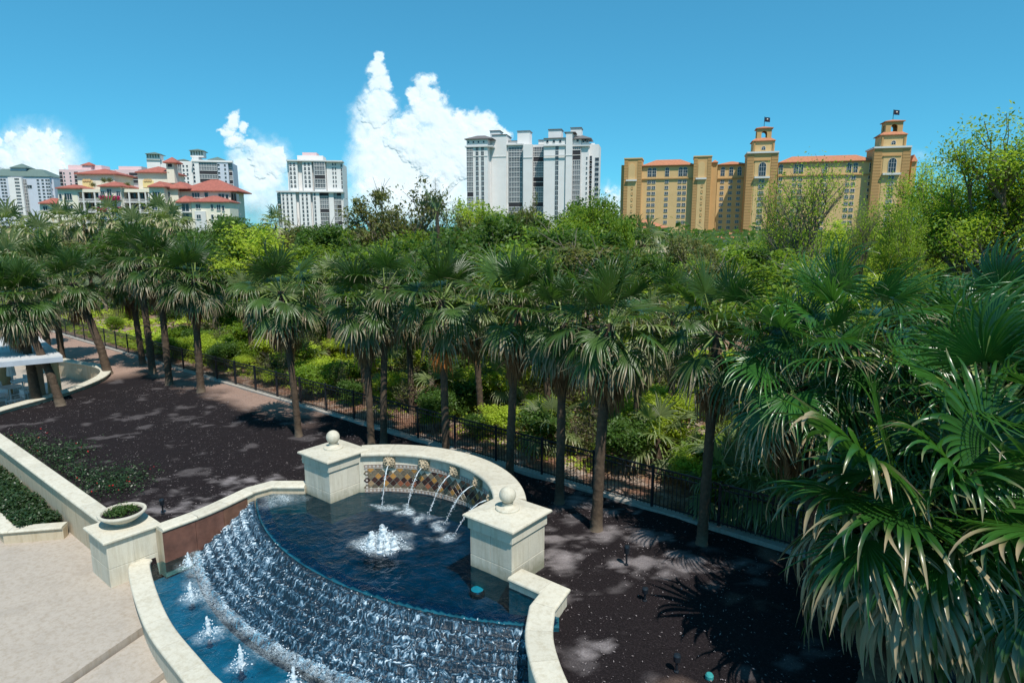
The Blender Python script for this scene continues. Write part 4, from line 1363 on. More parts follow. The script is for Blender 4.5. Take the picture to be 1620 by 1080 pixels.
bD = Vector((11.6, 13.2, 0)); blown_palm(bD, top_at(bD, 1600, 560, 12.6), 'fan palm behind the largest one, its plume swept right at the picture edge', 28, 1.6, 1.15, (.95, 0, .12), 14, emin=-25, tipb=.25)
bC = at(1380, 1100); blown_palm(bC, top_at(bC, 1440, 815, 9.4), 'nearest low fan palm with hanging straw-tipped leaves at the bottom right', 26, 1.6, .95, (.22, -.05, 0), 15, emin=-55, tipb=.6, r=.2, dead=2, join=.52, flutter=.10, nseg=36, droop=1.25)
bF = Vector((7.9, 8.6, 0)); blown_palm(bF, top_at(bF, 1600, 840, 8.7), 'low fan palm in the bottom right corner with broad fans on yellow-green stalks', 22, 1.5, 1.2, (.30, -.05, 0), 16, emin=-50, tipb=.5, r=.2, dead=1, join=.55, flutter=.10, nseg=36, droop=1.25)

# feather palms in the shaded mulch
def feather_mesh(seed, el, L_=1.5, droop=1.0, name='feather_leaf'):
    g = np.random.default_rng(seed)
    V = []; F = []; MI = []; TIP = []; LV = []
    p = np.array([.05, 0, 0.]); d = np.array([math.cos(el), 0, math.sin(el)]); zz = np.array([0, 0, 1.])
    n = 26; pts = []
    for i in range(n + 1):
        pts.append((p.copy(), d.copy()))
        d = d - zz * .085 * droop; d /= np.linalg.norm(d); p = p + d * L_ / n
    for i in range(n):
        a, b_ = pts[i][0], pts[i + 1][0]; w = .012 * (1 - i / n) + .003
        k = len(V); V += [a - [0, w, 0], a + [0, w, 0], b_ + [0, w, 0], b_ - [0, w, 0]]; F.append((k, k + 1, k + 2, k + 3)); MI.append(1); TIP += [0] * 4; LV += [.5] * 4
    for i in range(3, n + 1):
        q, t_ = pts[i]; s_ = i / n
        ll = .34 * math.sin(math.pi * min(1, s_ * .95 + .08)) ** .6
        for sd in (-1, 1):
            dr = np.array([0, sd * .9, 0]) + t_ * .55 + zz * .25; dr /= np.linalg.norm(dr)
            w = t_ * .016; x = q.copy(); k = len(V)
            V += [x - w, x + w]
            for m_ in range(3):
                dr = dr - zz * .30; dr /= np.linalg.norm(dr); x = x + dr * ll / 3
                ww = w * (1 - (m_ + 1) / 3.2); V += [x - ww, x + ww]
            for m_ in range(3): F.append((k + 2 * m_, k + 2 * m_ + 1, k + 2 * m_ + 3, k + 2 * m_ + 2)); MI.append(0)
            TIP += [0] * 8; LV += [g.random()] * 8
    me = npmesh(name, np.array(V), np.array(F), [M['palm_teal'], M['petiole']], False, {'tip': TIP, 'lv': LV})
    me.polygons.foreach_set('material_index', np.array(MI, dtype=np.int32))
    return me
# ------------------------------------------------------------------ broadleaf trees and shrubs
def tree_parts(seed, H, cr, base=.35, nb=9, leaf=.11, nleaf=9000, flat=.75, mats='lime', tr=.13, sparse=0, clump=.42, twigs=False, up=.5):
    """returns (trunk mesh, crown mesh): branching limbs, leaves in clumps round their tips"""
    r3 = random.Random(seed); g = np.random.default_rng(seed)
    mb = MB(); tips = []
    def branch(p, d, L_, r, lev):
        pts = [p]; q = p.copy(); dd = d.copy(); n = 4
        for i in range(n):
            dd = (dd + Vector((r3.uniform(-1, 1), r3.uniform(-1, 1), r3.uniform(-.3, .6))) * .22).normalized()
            q = q + dd * L_ / n; pts.append(q.copy())
        mb.tube(pts, [r * (1 - .55 * i / n) for i in range(n + 1)], 6 if lev < 2 else 4, caps=False)
        if lev >= 2:
            tips.append((q, L_)); tips.append((pts[2], L_)); return
        for k in range(3 if lev else nb // 2):
            b_ = pts[r3.choice([2, 3, 4])]
            nd = (dd + Vector((r3.uniform(-1, 1), r3.uniform(-1, 1), r3.uniform(-.35, .7)))).normalized()
            branch(b_, nd, L_ * r3.uniform(.55, .75), r * .5, lev + 1)
    hb = H * base
    mb.tube([(0, 0, -.2), (r3.uniform(-.1, .1), r3.uniform(-.1, .1), hb * .5), (r3.uniform(-.2, .2), r3.uniform(-.2, .2), hb), (r3.uniform(-.3, .3), r3.uniform(-.3, .3), H * .62)], [tr * 1.3, tr, tr * .85, tr * .5], 8)
    for k in range(nb):
        a = 2 * math.pi * k / nb + r3.uniform(-.3, .3)
        z = hb + (H * .62 - hb) * r3.random() ** .8
        dr = Vector((math.cos(a), math.sin(a), r3.uniform(.1, 1.3) * up * 2)).normalized()
        branch(Vector((0, 0, z)), dr, cr * r3.uniform(.45, .65), tr * .5, 0)
    trunk = mb.mesh('trunk', M['bark'])
    # fit the tips into the crown volume
    T = np.array([list(t_[0]) for t_ in tips]); zc = H * (base + 1) / 2
    ext = np.abs(T - [0, 0, 0]); 
    T[:, 2] = np.clip(T[:, 2], hb * .9, H * .97)
    n_c = len(T)
    keep = g.random(n_c) > sparse
    T = T[keep]
    idx = g.integers(0, len(T), nleaf)
    cs = (cr * clump * (.35 + .5 * g.random(len(T))))
    off = g.normal(size=(nleaf, 3)); off /= np.linalg.norm(off, axis=1)[:, None]
    off *= (g.random(nleaf) ** .45)[:, None] * cs[idx][:, None]; off[:, 2] *= flat
    P = T[idx] + off
    V, F = leafcloud(P, leaf, .35, .48, g, fold=.25)
    lv = np.clip(.5 + .35 * g.normal(size=nleaf) * .6 + (g.random(len(T))[idx] - .5) * .5, 0, 1)
    crown = npmesh('crown', V, F, M[mats], False, {'lv': np.repeat(lv, 4)})
    zmax = P[:, 2].max(); rx = np.abs(P[:, :2]).max()
    return trunk, crown, zmax, np.percentile(np.hypot(P[:, 0], P[:, 1]), 93)

kinds = {}
def kind(name, *variants):
    kinds[name] = [tree_parts(*a, **k) for a, k in variants]
kind('lime', *[((s, 6, 2.8), dict(mats='lime', nleaf=12000, leaf=.095, nb=9, clump=.34)) for s in (1, 2, 3, 31)])
kind('green', *[((s, 6, 2.8), dict(mats='green', nleaf=12000, leaf=.095, nb=9, clump=.34)) for s in (4, 5, 32)])
kind('olive', *[((s, 6, 2.5), dict(mats='olive', nleaf=4200, leaf=.09, nb=11, sparse=.15, clump=.27)) for s in (6, 7)])
kind('yellow', *[((s, 6, 2.6), dict(mats='yellowgreen', nleaf=9000, leaf=.085, nb=8, clump=.38)) for s in (8,)])
kind('feathery', *[((s, 8, 3.4), dict(mats='feather', nleaf=16000, leaf=.062, nb=13, base=.28, clump=.27, up=.9, tr=.16)) for s in (9, 10)])
kind('wispy', *[((s, 8, 3.0), dict(mats='feather', nleaf=4200, leaf=.055, nb=14, base=.25, sparse=.1, clump=.36, up=1.3, tr=.10)) for s in (12,)])
kind('shrub', *[((s, 2.0, 1.3), dict(mats='lime' if s == 20 else 'yellowgreen', nleaf=5200, leaf=.075, nb=8, base=.05, tr=.04, clump=.6)) for s in (20, 21)])
kind('shrubg', *[((s, 2.0, 1.3), dict(mats='green', nleaf=5200, leaf=.07, nb=8, base=.05, tr=.04, clump=.6)) for s in (22,)])
kind('shruby', *[((s, 2.0, 1.3), dict(mats='yellowgreen', nleaf=4200, leaf=.07, nb=8, base=.05, tr=.04, clump=.6)) for s in (24,)])
kind('dry', *[((s, 2.0, 1.4), dict(mats='olive', nleaf=900, leaf=.06, nb=14, base=.05, tr=.035, clump=.5)) for s in (25,)])

LAND = [(30, 'the pavilion edge'), (75, 'the blue-grey tower'), (125, 'the left end of the red-roofed villa'), (175, 'the flowered balconies'), (230, 'the right balconies of the red-roofed villa'), (290, 'the far grey tower'), (345, 'the right wing of the red-roofed villa'), (400, 'the gap right of the villa'), (445, 'the left side of the stepped white tower'), (500, 'the middle of the stepped white tower'), (550, 'the right side of the stepped white tower'), (600, 'the left part of the open sky gap'), (660, 'the middle of the open sky gap'), (725, 'the right part of the open sky gap'), (780, 'the left wing of the broad white tower'), (835, 'the first glazed bay of the broad white tower'), (890, 'the blank wall of the broad white tower'), (950, 'the right end of the broad white tower'), (1000, 'the left corner of the tan hotel'), (1060, 'the low hip roof of the tan hotel'), (1125, 'the second corner block of the tan hotel'), (1180, 'the recessed middle of the tan hotel'), (1232, 'the left belfry of the tan hotel'), (1300, 'the left half of the long tan wing'), (1375, 'the right half of the long tan wing'), (1445, 'the right belfry of the tan hotel'), (1530, 'the sky right of the tan hotel'), (9999, 'the right picture edge')]
used_lab = {}
def uniq(base_, group):
    used_lab[base_] = used_lab.get(base_, 0) + 1
    return base_
tree_list = []
def tree(kd, x, y, h, wid=1.0, z0=-.4, lab=None, group='trees beyond the fence', nm='tree'):
    tree_list.append((kd, x, y, h, wid, z0, lab, group, nm))
def treepx(kd, px, ytop, Y, wid=1.0, lab=None, z0=-.4, **k):
    q = atY(px, ytop, Y); tree(kd, q.x, q.y, q.z - z0, wid, z0, lab, **k)

# distinctive ones first
treepx('olive', 598, 296, 55, .75, 'open-crowned dark olive tree standing against the clouds, left of its taller twin')
treepx('olive', 650, 274, 53, .7, 'tall thin open-crowned tree with visible branches against the white cloud')
treepx('olive', 743, 318, 50, .45, 'small olive-brown treetop in front of the left wing of the broad white tower')
treepx('wispy', 1290, 232, 34, .78, 'tall wispy tree with bare branches in front of the long tan wing')
treepx('wispy', 1235, 268, 37, .55, 'smaller wispy tree just right of the left belfry')
treepx('wispy', 1372, 300, 36, .35, 'slender upright sapling left of the right belfry')
treepx('feathery', 1475, 240, 42, .85, 'feathery bright green tree directly right of the right belfry')
treepx('feathery', 1560, 205, 38, .80, 'tall feathery bright green tree with forked trunk against the sky')
treepx('feathery', 1625, 170, 37, .90, 'tallest feathery green tree, cut by the right picture edge')
treepx('feathery', 1438, 300, 34, .45, 'lower yellow-green feathery tree covering the foot of the right belfry')
treepx('lime', 935, 298, 48, .5, 'rounded green treetop poking up before the right end of the broad white tower')
treepx('olive', 833, 296, 44, .3, 'thin dark twiggy treetop before the first glazed bay of the broad white tower')
treepx('lime', 978, 322, 46, .38, 'lime treetop reaching towards the left corner of the tan hotel')
treepx('olive', 1098, 348, 42, .55, 'rounded olive and rust tree below the second corner block of the tan hotel')
# canopy of the wood
r5 = random.Random(99)
prof = [(0, 372), (60, 362), (110, 372), (200, 380), (300, 372), (345, 352), (380, 350), (440, 362), (480, 350), (520, 352), (560, 362), (620, 345), (700, 352), (760, 335), (800, 330), (860, 335), (900, 328), (950, 332), (985, 350), (1010, 372), (1050, 384), (1110, 372), (1160, 378), (1200, 366), (1250, 372), (1300, 368), (1360, 362), (1420, 372), (1480, 385), (1540, 390), (1620, 380), (1700, 380)]
def ytop(px):
    for (a, ya), (b_, yb) in zip(prof, prof[1:]):
        if a <= px <= b_: return ya + (yb - ya) * (px - a) / (b_ - a)
    return 375
for rowi, (Y, stp, dy) in enumerate([(62, 46, 4), (46, 60, 18), (36, 84, 38), (29, 112, 62)]):
    px = -40 + rowi * 17
    while px < 1700:
        x_ = px + r5.uniform(-14, 14)
        Yj = Y * r5.uniform(.93, 1.08)
        yt = ytop(min(1700, max(0, x_))) + dy + (r5.uniform(-6, 14) if 970 < x_ < 1120 or 540 < x_ < 735 else r5.uniform(-22, 12)) - (12 if 735 < x_ < 970 and dy < 20 else 0)
        q = atY(x_, yt, Yj)
        l_ = Lc((q.x, q.y, 0))
        if l_.y > 9.5:
            kd = r5.choice(['lime', 'lime', 'green', 'green', 'green', 'yellow', 'olive', 'olive'] if x_ > 330 else ['green', 'green', 'olive', 'lime'])
            if x_ > 1180: kd = r5.choice(['yellow', 'lime', 'green', 'feathery', 'lime'])
            tree(kd, q.x, q.y, q.z + .5, r5.uniform(.85, 1.15), -.5)
        px += stp
# shrubs behind the fence
for k in range(190):
    px = r5.uniform(150, 1500); Yl = 6.2 + r5.random() ** 1.3 * 12
    p = rowpos(px, Yl) if k < 0 else None
    X_ = r5.uniform(-60, 13) if k % 4 == 0 else r5.uniform(-34, 13)
    if X_ < -30: Yl = r5.uniform(6.5, 30)
    p = W(X_, Yl)
    qx, qy = proj(p)
    if qx < 120 or qx > 1560: continue
    h = r5.uniform(.8, 1.7) + .16 * (Yl - 6)
    kd = r5.choice(['shrub', 'shrub', 'shruby', 'shruby', 'shrubg', 'dry'])
    tree(kd, p.x, p.y, h, r5.uniform(.9, 1.3), -.15, None, 'shrubs beyond the fence', 'shrub')

knames = {'lime': 'bushy lime-green tree', 'green': 'mid-green leafy tree', 'olive': 'open olive-green tree', 'yellow': 'yellow-green tree', 'feathery': 'feathery fresh green tree', 'wispy': 'wispy tree',
          'shrub': 'bright lime shrub', 'shrubg': 'darker green shrub', 'shruby': 'yellowish shrub', 'dry': 'dry twiggy shrub'}
auto = []
for (kd, x, y, h, wid, z0, lab, group, nm) in tree_list:
    tm, cm, zm, rx = r5.choice(kinds[kd])
    s = h / zm
    e = empty(nm, lab, 'tree' if nm == 'tree' else 'shrub', group, (x, y, z0), r5.uniform(0, 6.28))
    w = s * wid if nm == 'shrub' else max(s * wid * (1 if lab else 1.0), .55)
    if nm == 'tree' and not lab: w = min(w, 1.35) * r5.uniform(.95, 1.2)
    a = link('trunk', tm, e, None, None, (w, w, s)); b_ = link('crown', cm, e, None, None, (w, w, s))
    if not lab:
        px, py = proj((x, y, h))
        auto.append((e, kd, px, py, y, nm))
# labels by what stands above each one, then by how near it is
SL = [(250, 'right of the terrace palms'), (330, 'behind the feather palms'), (400, 'behind the far end of the visible fence'), (455, 'left of the lone palm'), (520, 'behind the lone palm'), (575, 'above the left pillar'), (625, 'behind the close pair of trunks'), (685, 'right of the close pair of trunks'), (735, 'behind the orange dead leaf palm'), (790, 'between the mosaic wall palm and the right pillar'), (850, 'behind the right pillar'), (915, 'behind the first palm right of the pillar'), (965, 'behind the nearest open-mulch palm'), (1030, 'right of the nearest open-mulch palm'), (1085, 'left of the slim dark palm'), (1140, 'behind the slim dark palm'), (1190, 'right of the slim dark palm'), (1250, 'behind the right end of the fence'), (9999, 'behind the wind-blown palms')]
byk = {}
for it in auto:
    e, kd, px, py, y, nm = it
    wh = next(t for a, t in (LAND if nm == 'tree' else SL) if px <= a)
    byk.setdefault((knames[kd], wh), []).append(it)
for (kn, wh), its in byk.items():
    its.sort(key=lambda t: t[4])
    n = len(its)
    for i, it in enumerate(its):
        pre = '' if n == 1 else ['nearest ', 'second ', 'third ', 'fourth ', 'fifth ', 'sixth ', 'seventh ', 'eighth ', 'ninth ', 'tenth ', 'eleventh ', 'twelfth ', 'thirteenth ', 'fourteenth ', 'fifteenth '][min(i, 14)] if i < n - 1 else 'farthest '
        it[0]['label'] = pre + kn + (' below ' if it[5] == 'tree' else ' ') + wh

# coconut palm in the sky gap
p = atY(692, 400, 46); p.z = -.4
e = empty('coconut_palm', 'ragged coconut palm bending right beside the tall thin tree', 'palm tree', None, p)
hz = atY(692, 335, 46).z + .4
link('trunk', trunk_mesh([(0, 0, 0), (.2, 0, hz * .5), (0, 0, hz)], .2, .13, 5), e)
cf = [feather_mesh(740 + k, R_(e_), 3.0, dr) for k, (e_, dr) in enumerate([(78, .6), (60, .8), (40, .9), (15, .9), (-15, .7)])]
for k in range(18):
    link('leaf', cf[min(4, k * 5 // 18)], e, (0, 0, hz), (0, .25, k * GA), (1, 1.5, 1))
# palms before the villa
vp = [(15, 345, 60, 'dark palm at the far left edge below the blue-grey tower'), (97, 340, 72, 'palm with straw skirt below the left end of the red-roofed villa'), (132, 343, 70, 'palm below the left balconies of the villa'), (176, 335, 66, 'palm with brown skirt below the flowered balconies'), (215, 352, 60, 'pale palm below the right balconies of the villa'), (252, 332, 70, 'dark palm before the villa step, left of the tall pair'), (268, 345, 55, 'light green palm below the right wing of the villa'), (60, 362, 48, 'palm among the trees left of the villa'), (436, 345, 90, 'small palm at the left foot of the stepped white tower'), (1020, 372, 55, 'palm below the left corner of the tan hotel'), (20, 400, 40, 'light palm above the pavilion roof'), (60, 430, 36, 'light palm behind the dark terrace palms')]
for i, (px, py, Y, lab) in enumerate(vp):
    q = atY(px, py, Y)
    fan_palm(Vector((q.x, q.y, -.4)), q.z - .4, lab, (0, 0), pool_far, 20, 6, .17, 'palms in the middle distance', 1.25 if Y > 50 else 1.1, seed=200 + i)
# distant belt of trees
n = 60000
xa = nrg.uniform(-260, 300, n); yb = nrg.uniform(68, 250, n)
top = 5.6 + 3.6 * fbm(xa * .05, yb * .05, 4) * (1 - .0 * yb)
cl = fbm(xa * .18 + 9, yb * .18, 3)
P = np.stack([xa, yb, top * np.clip(nrg.random(n) ** .35, 0, 1) * (.70 + .5 * cl)], 1)
P = P[np.abs(P[:, 0]) < P[:, 1] * .95 + 10]
V, F = leafcloud(P, .55, .5, .6)
o = link('distant_woods', npmesh('distant_woods', V, F, M['green'], False, {'lv': np.repeat(np.clip(fbm(P[:, 0] * .3, P[:, 1] * .3, 3) + nrg.normal(size=len(P)) * .15, 0, 1), 4)}))
tag(o, 'distant belt of mixed green woods below the towers', 'woods', kind='stuff')
# leaves scattered through the undergrowth
n = 120000
xs = nrg.uniform(-1, 1, n) ; xs = np.where(nrg.random(n) < .5, nrg.uniform(-75, -25, n), nrg.uniform(-38, 14, n)); ys = np.where(xs < -30, nrg.uniform(5.8, 45, n), nrg.uniform(6.2, 22, n))
P = np.stack([xs, ys, -.05 + nrg.random(n) * (.15 + .5 * fbm(xs * .5, ys * .5, 3) * (ys > 7))], 1)
P = P[fbm(xs * .45 + 3, ys * .45, 4) > .42]
V, F = leafcloud(P, .07, .5, .5, sizes=np.where(P[:, 0] < -28, .16, .075) * (.6 + .8 * nrg.random(len(P))))
o = link('undergrowth', npmesh('undergrowth', V, F, M['yellowgreen'], False, {'lv': np.repeat(nrg.random(len(P)), 4)})); o.matrix_world = FM
tag(o, 'low bright green undergrowth on the leaf litter behind the fence', 'undergrowth', kind='stuff')
n = 14000
xs = nrg.uniform(-34, 14, n); ys = nrg.uniform(5.2, 12, n)
P = np.stack([xs, ys, np.full(n, .0) + (nrg.random(n)) * .04], 1)
V, F = leafcloud(P, .055, 1.2, .45)
o = link('fallen_leaves', npmesh('fallen_leaves', V, F, M['palm_dead'], False, {'lv': np.repeat(nrg.random(len(P)), 4)})); o.matrix_world = FM
tag(o, 'brown fallen leaves on the ground behind the fence', 'fallen leaves', kind='stuff')

# ------------------------------------------------------------------ far buildings
class Bld:
    """a building whose facade plane is placed by distance and turn; zoom() turns a detail-picture coordinate into the frame"""
    def __init__(s, name, label, px, Y, yaw, zx, zy, k, cat='building', group=None):
        q = atY(px, 365, Y); s.O = Vector((q.x, q.y)); a = R_(yaw)
        s.t = Vector((math.cos(a), math.sin(a))); s.n = Vector((-math.sin(a), math.cos(a)))
        s.zx, s.zy, s.k = zx, zy, k
        s.e = empty(name, label, cat, group, (q.x, q.y, 0), a)
    def p(s, x, y, d=0.0):
        r = ray(s.zx + x / s.k, s.zy + y / s.k)
        rh = Vector((r.x, r.y))
        t = (d + s.O.dot(s.n)) / rh.dot(s.n)
        return (rh * t - s.O).dot(s.t), EYE + r.z * t
    def box(s, name, m_, x0, x1, ytop, d0, d1, ybot=None, ref=None, dz=0, ch=0):
        """front face spans x0..x1 at depth d0"""
        mid = ref if ref is not None else (x0 + x1) / 2
        zt = s.p(mid, ytop, d0)[1]
        zb = -2.0 if ybot is None else s.p(mid, ybot, d0)[1]
        a = s.p(x0, ytop, d0)[0]; b_ = s.p(x1, ytop, d0)[0]
        mb = MB(); mb.box(a, b_, d0, d1, zb, zt, 0, None, ch)
        return mb.build(name, M[m_] if isinstance(m_, str) else m_, s.e)
    def hip(s, name, m_, x0, x1, y0, y1, d0, d1, inset=None, th=.3):
        """eaves line at y1, ridge at y0"""
        a = s.p(x0, y1, d0)[0]; b_ = s.p(x1, y1, d0)[0]; mid = (x0 + x1) / 2
        z1 = s.p(mid, y1, d0)[1]; z0 = s.p(mid, y0, (d0 + d1) / 2)[1]
        mb = MB(); mb.hip(a, b_, d0, d1, z1, z0, th, 0, inset)
        return mb.build(name, M[m_], s.e)
    def unit(s, me, name, x, z, d, parent=None, sc=None):
        return link(name, me, parent or s.e, (x, d, z), None, sc)
    def rows(s, x, y0, pitch, n, d):
        return [s.p(x, y0 + i * pitch, d)[1] for i in range(n)]

def win_mesh(w, h, fr='frame_w', t=.12, mull=1, mh=1, gl='glass', arch=False, name='window'):
    mb = MB()
    if not arch:
        mb.box(-w / 2, w / 2, -.02, .05, -h / 2, h / 2, 1)
        mb.box(-w / 2 - t, -w / 2, -.14, .05, -h / 2 - t, h / 2 + t, 0); mb.box(w / 2, w / 2 + t, -.14, .05, -h / 2 - t, h / 2 + t, 0)
        mb.box(-w / 2, w / 2, -.14, .05, h / 2, h / 2 + t, 0); mb.box(-w / 2, w / 2, -.22, .05, -h / 2 - t, -h / 2, 0)
    else:
        r = w / 2; zc = h / 2 - r
        pl = [(-r, -h / 2), (r, -h / 2)] + [(r * math.cos(a), zc + r * math.sin(a)) for a in np.linspace(0, math.pi, 9)]
        mb.prism(pl, -.02, .05, 1)
        R2 = r + t
        outer = [(R2, -h / 2)] + [(R2 * math.cos(a), zc + R2 * math.sin(a)) for a in np.linspace(0, math.pi, 9)] + [(-R2, -h / 2)]
        inner = [(r, -h / 2)] + [(r * math.cos(a), zc + r * math.sin(a)) for a in np.linspace(0, math.pi, 9)] + [(-r, -h / 2)]
        for i in range(len(outer) - 1):
            mb.prism([outer[i], outer[i + 1], inner[i + 1], inner[i]], -.16, .05, 0)
    for i in range(mull):
        x = -w / 2 + w * (i + 1) / (mull + 1); mb.box(x - .045, x + .045, -.08, -.021, -h / 2, h / 2 - (.0 if not arch else .1), 0)
    for i in range(mh):
        z = -h / 2 + h * (i + 1) / (mh + 1); mb.box(-w / 2, w / 2, -.075, -.022, z - .045, z + .045, 0)
    return mb.mesh(name, [M[fr], M[gl]])
def bay_mesh(w, h, cols=5, dark=False, name='bay_glazing', fr='frame_w'):
    mb = MB()
    mb.box(-w / 2, w / 2, -.25, .3, -h / 2, -h / 2 + h * .13, 0)
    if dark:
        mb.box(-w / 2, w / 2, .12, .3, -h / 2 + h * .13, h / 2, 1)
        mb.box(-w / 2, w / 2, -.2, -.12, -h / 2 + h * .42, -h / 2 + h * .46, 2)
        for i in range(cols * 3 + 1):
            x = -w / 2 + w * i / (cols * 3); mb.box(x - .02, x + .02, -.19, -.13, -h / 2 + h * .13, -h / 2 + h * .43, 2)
    else:
        mb.box(-w / 2, w / 2, -.05, .3, -h / 2 + h * .13, h / 2, 1)
        for i in range(cols + 1):
            x = -w / 2 + w * i / cols; mb.box(x - .09, x + .09, -.2, -.051, -h / 2 + h * .13, h / 2, 0)
        for z in (.42, .96):
            mb.box(-w / 2, w / 2, -.18, -.052, -h / 2 + h * z, -h / 2 + h * (z + .05), 0)
    return mb.mesh(name, [M[fr], M['dark' if dark else 'glass_b'], M['frame_br']])

def bays(B, x0, x1, y0, pitch, n, d, cols=5, dark=(), fr='frame_w'):
    a = B.p(x0, y0, d)[0]; b_ = B.p(x1, y0, d)[0]; w = b_ - a; mid = (x0 + x1) / 2
    z0 = B.p(mid, y0, d)[1]; z1 = B.p(mid, y0 + pitch * n, d)[1]; h = (z0 - z1) / n
    g = bay_mesh(w, h, cols, False, 'bay_glazing', fr); k = bay_mesh(w, h, cols, True, 'open_balcony', 'frame_w')
    for i in range(n):
        z = z0 - h * (i + .5)
        B.unit(k if i in dark else g, 'open_balcony' if i in dark else 'bay_glazing', (a + b_) / 2, z, d - .28)
def wins(B, cols, y0, pitch, n, d, w, h, ref=None, **k):
    me = win_mesh(w, h, **k)
    ref = ref if ref is not None else sum(cols) / len(cols)
    zz = B.rows(ref, y0, pitch, n, d)
    for c in cols:
        x = B.p(c, y0, d)[0]
        for z in zz:
            if z > 0: B.unit(me, 'window', x, z, d - .05)

# --- broad white tower
B = Bld('apartment_tower', 'broad white apartment tower with tall glazed bays and boxy roof structures', 850, 400, -12, 700, 180, 5.4)
B.box('core_wall', 'white', 400, 1300, 264, 9, 30)
B.box('wall', 'white', 206, 385, 214, 0, 8.9)
B.box('wall', 'white', 420, 545, 182, 7, 22)
B.box('side_wall', 'white', 386, 420, 214, 7.3, 22)
B.box('wall', 'white', 690, 768, 262, 5, 12)
B.box('wall', 'white', 867, 1052, 212, 1, 12)
B.box('wall', 'white', 1056, 1110, 160, 0, 14)
B.box('wall', 'white', 1112, 1186, 210, 2.6, 14)
B.box('wall', 'white', 1188, 1250, 240, 3.2, 20)
B.box('wall', 'white', 1252, 1336, 262, 6, 24)
for (x0, x1, y, d0) in ((190, 425, 278, -1), (862, 1056, 270, 0), (1108, 1256, 272, 1.6), (545, 692, 262, 7.4)):
    B.box('cornice', 'frame_w', x0, x1, y - 6, d0, d0 + 9, y + 6)
for (x0, x1, y, d0) in ((206, 385, 362, -.25), (867, 1110, 357, -.25), (421, 545, 366, 6.7), (692, 768, 374, 4.7)):
    B.box('string_course', 'frame_w', x0, x1, y - 3, d0, d0 + .6, y + 3)
B.hip('roof', 'roof_gy', 184, 430, 188, 216, -1.5, 12)
B.hip('roof', 'roof_gy', 1104, 1272, 188, 214, 1, 16)
B.box('roof_slab', 'roof_gy', 862, 1054, 206, .3, 13, 212)
for (x0, x1, y0, y1, d0) in ((405, 488, 148, 200, 12), (640, 743, 150, 262, 12), (905, 1015, 136, 205, 8), (1095, 1185, 122, 190, 9), (820, 866, 228, 262, 11), (550, 640, 236, 264, 13)):
    B.box('penthouse', 'white', x0, x1, y0, d0, d0 + 9, y1)
    B.box('penthouse_cap', 'roof_gy', x0 - 4, x1 + 4, y0 - 6, d0 - .5, d0 + 9.5, y0)
B.box('parapet_cap', 'roof_gy', 418, 548, 176, 6.5, 22.5, 182); B.box('parapet_cap', 'roof_gy', 1040, 1136, 154, -.4, 14.4, 160)
wins(B, [296, 342], 298, 42.7, 14, 0, 1.7, 2.2, mull=1)
wins(B, [979], 294, 42.7, 15, 1, 1.9, 2.3, mull=1)
wins(B, [222, 265, 308, 352], 243, 1, 1, 0, .9, 1.1, mull=0, mh=0)
wins(B, [897, 952, 1007], 236, 1, 1, 1, 1.3, 1.4, mull=0, mh=0)
wins(B, [1155], 230, 1, 1, 2.6, 1.3, 1.4, mull=0, mh=0)
wins(B, [1205, 1236], 236, 1, 1, 3.2, 1.0, 1.3, mull=0, mh=0)
wins(B, [1234], 378, 42.7, 12, 3.2, .7, 1.2, mull=0, mh=0); wins(B, [1268], 392, 42.7, 12, 6, 1.3, 4.4, mull=0, mh=2)
wins(B, [1312, 1329], 390, 42.7, 12, 6, 1.1, 2.0, mull=0, mh=0)
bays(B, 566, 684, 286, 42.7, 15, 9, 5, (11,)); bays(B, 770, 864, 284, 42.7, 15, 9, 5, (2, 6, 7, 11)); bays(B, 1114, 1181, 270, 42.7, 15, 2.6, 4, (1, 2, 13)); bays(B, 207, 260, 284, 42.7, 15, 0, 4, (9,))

# --- stepped white tower
B = Bld('apartment_tower', 'slender stepped white tower with arched window columns, between villa and sky gap', 490, 470, 8, 420, 230, 7.714)
B.box('core_wall', 'white', 262, 925, 205, 6, 40); B.box('core_wall', 'white', 140, 935, 590, 4, 38)
for (x0, x1, y, d) in ((282, 385, 195, 3), (445, 560, 195, 3), (585, 725, 195, 2.6), (740, 930, 200, 4.4)): B.box('wall', 'white', x0, x1, y, d, 12)
for (x0, x1, y, d) in ((185, 365, 575, 0), (410, 545, 575, 0), (575, 655, 575, .4), (770, 828, 575, 1), (640, 768, 600, 1.8), (829, 938, 580, 2)): B.box('wall', 'white', x0, x1, y, d, 10)
B.box('cornice', 'frame_w', 246, 936, 180, 1.6, 14, 196); B.box('cornice', 'frame_w', 124, 948, 556, -1, 12, 572); B.box('penthouse', 'white', 385, 700, 125, 12, 28, 182); B.box('penthouse', 'pink', 448, 622, 88, 14, 26, 126)
wins(B, [305, 350], 235, 52.5, 6, 3, 1.4, 2.3, arch=True); wins(B, [480, 528], 232, 52.5, 6, 3, 1.4, 2.3, arch=True)
wins(B, [820, 852], 232, 52.5, 6, 4.4, .9, 1.6, mull=0); wins(B, [925], 245, 52.5, 6, 4.4, .9, 2.2, mull=0)
wins(B, [215, 265, 317], 604, 50, 8, 0, 1.2, 1.9, mull=0); wins(B, [452, 503], 604, 50, 8, 0, 1.2, 1.9, mull=0); wins(B, [600], 600, 50, 8, .4, 1.2, 1.9, mull=0)
bays(B, 592, 720, 205, 53, 6, 2.6, 4, (3,), 'frame_w'); bays(B, 660, 766, 575, 50, 8, 1.8, 4, (0, 4), 'frame_w'); bays(B, 833, 868, 575, 50, 8, 2, 2, (), 'frame_w'); bays(B, 870, 922, 575, 50, 8, 2, 3, (0, 3, 4, 7), 'frame_w'); bays(B, 143, 180, 580, 50, 8, 4, 2, (3,), 'frame_w')

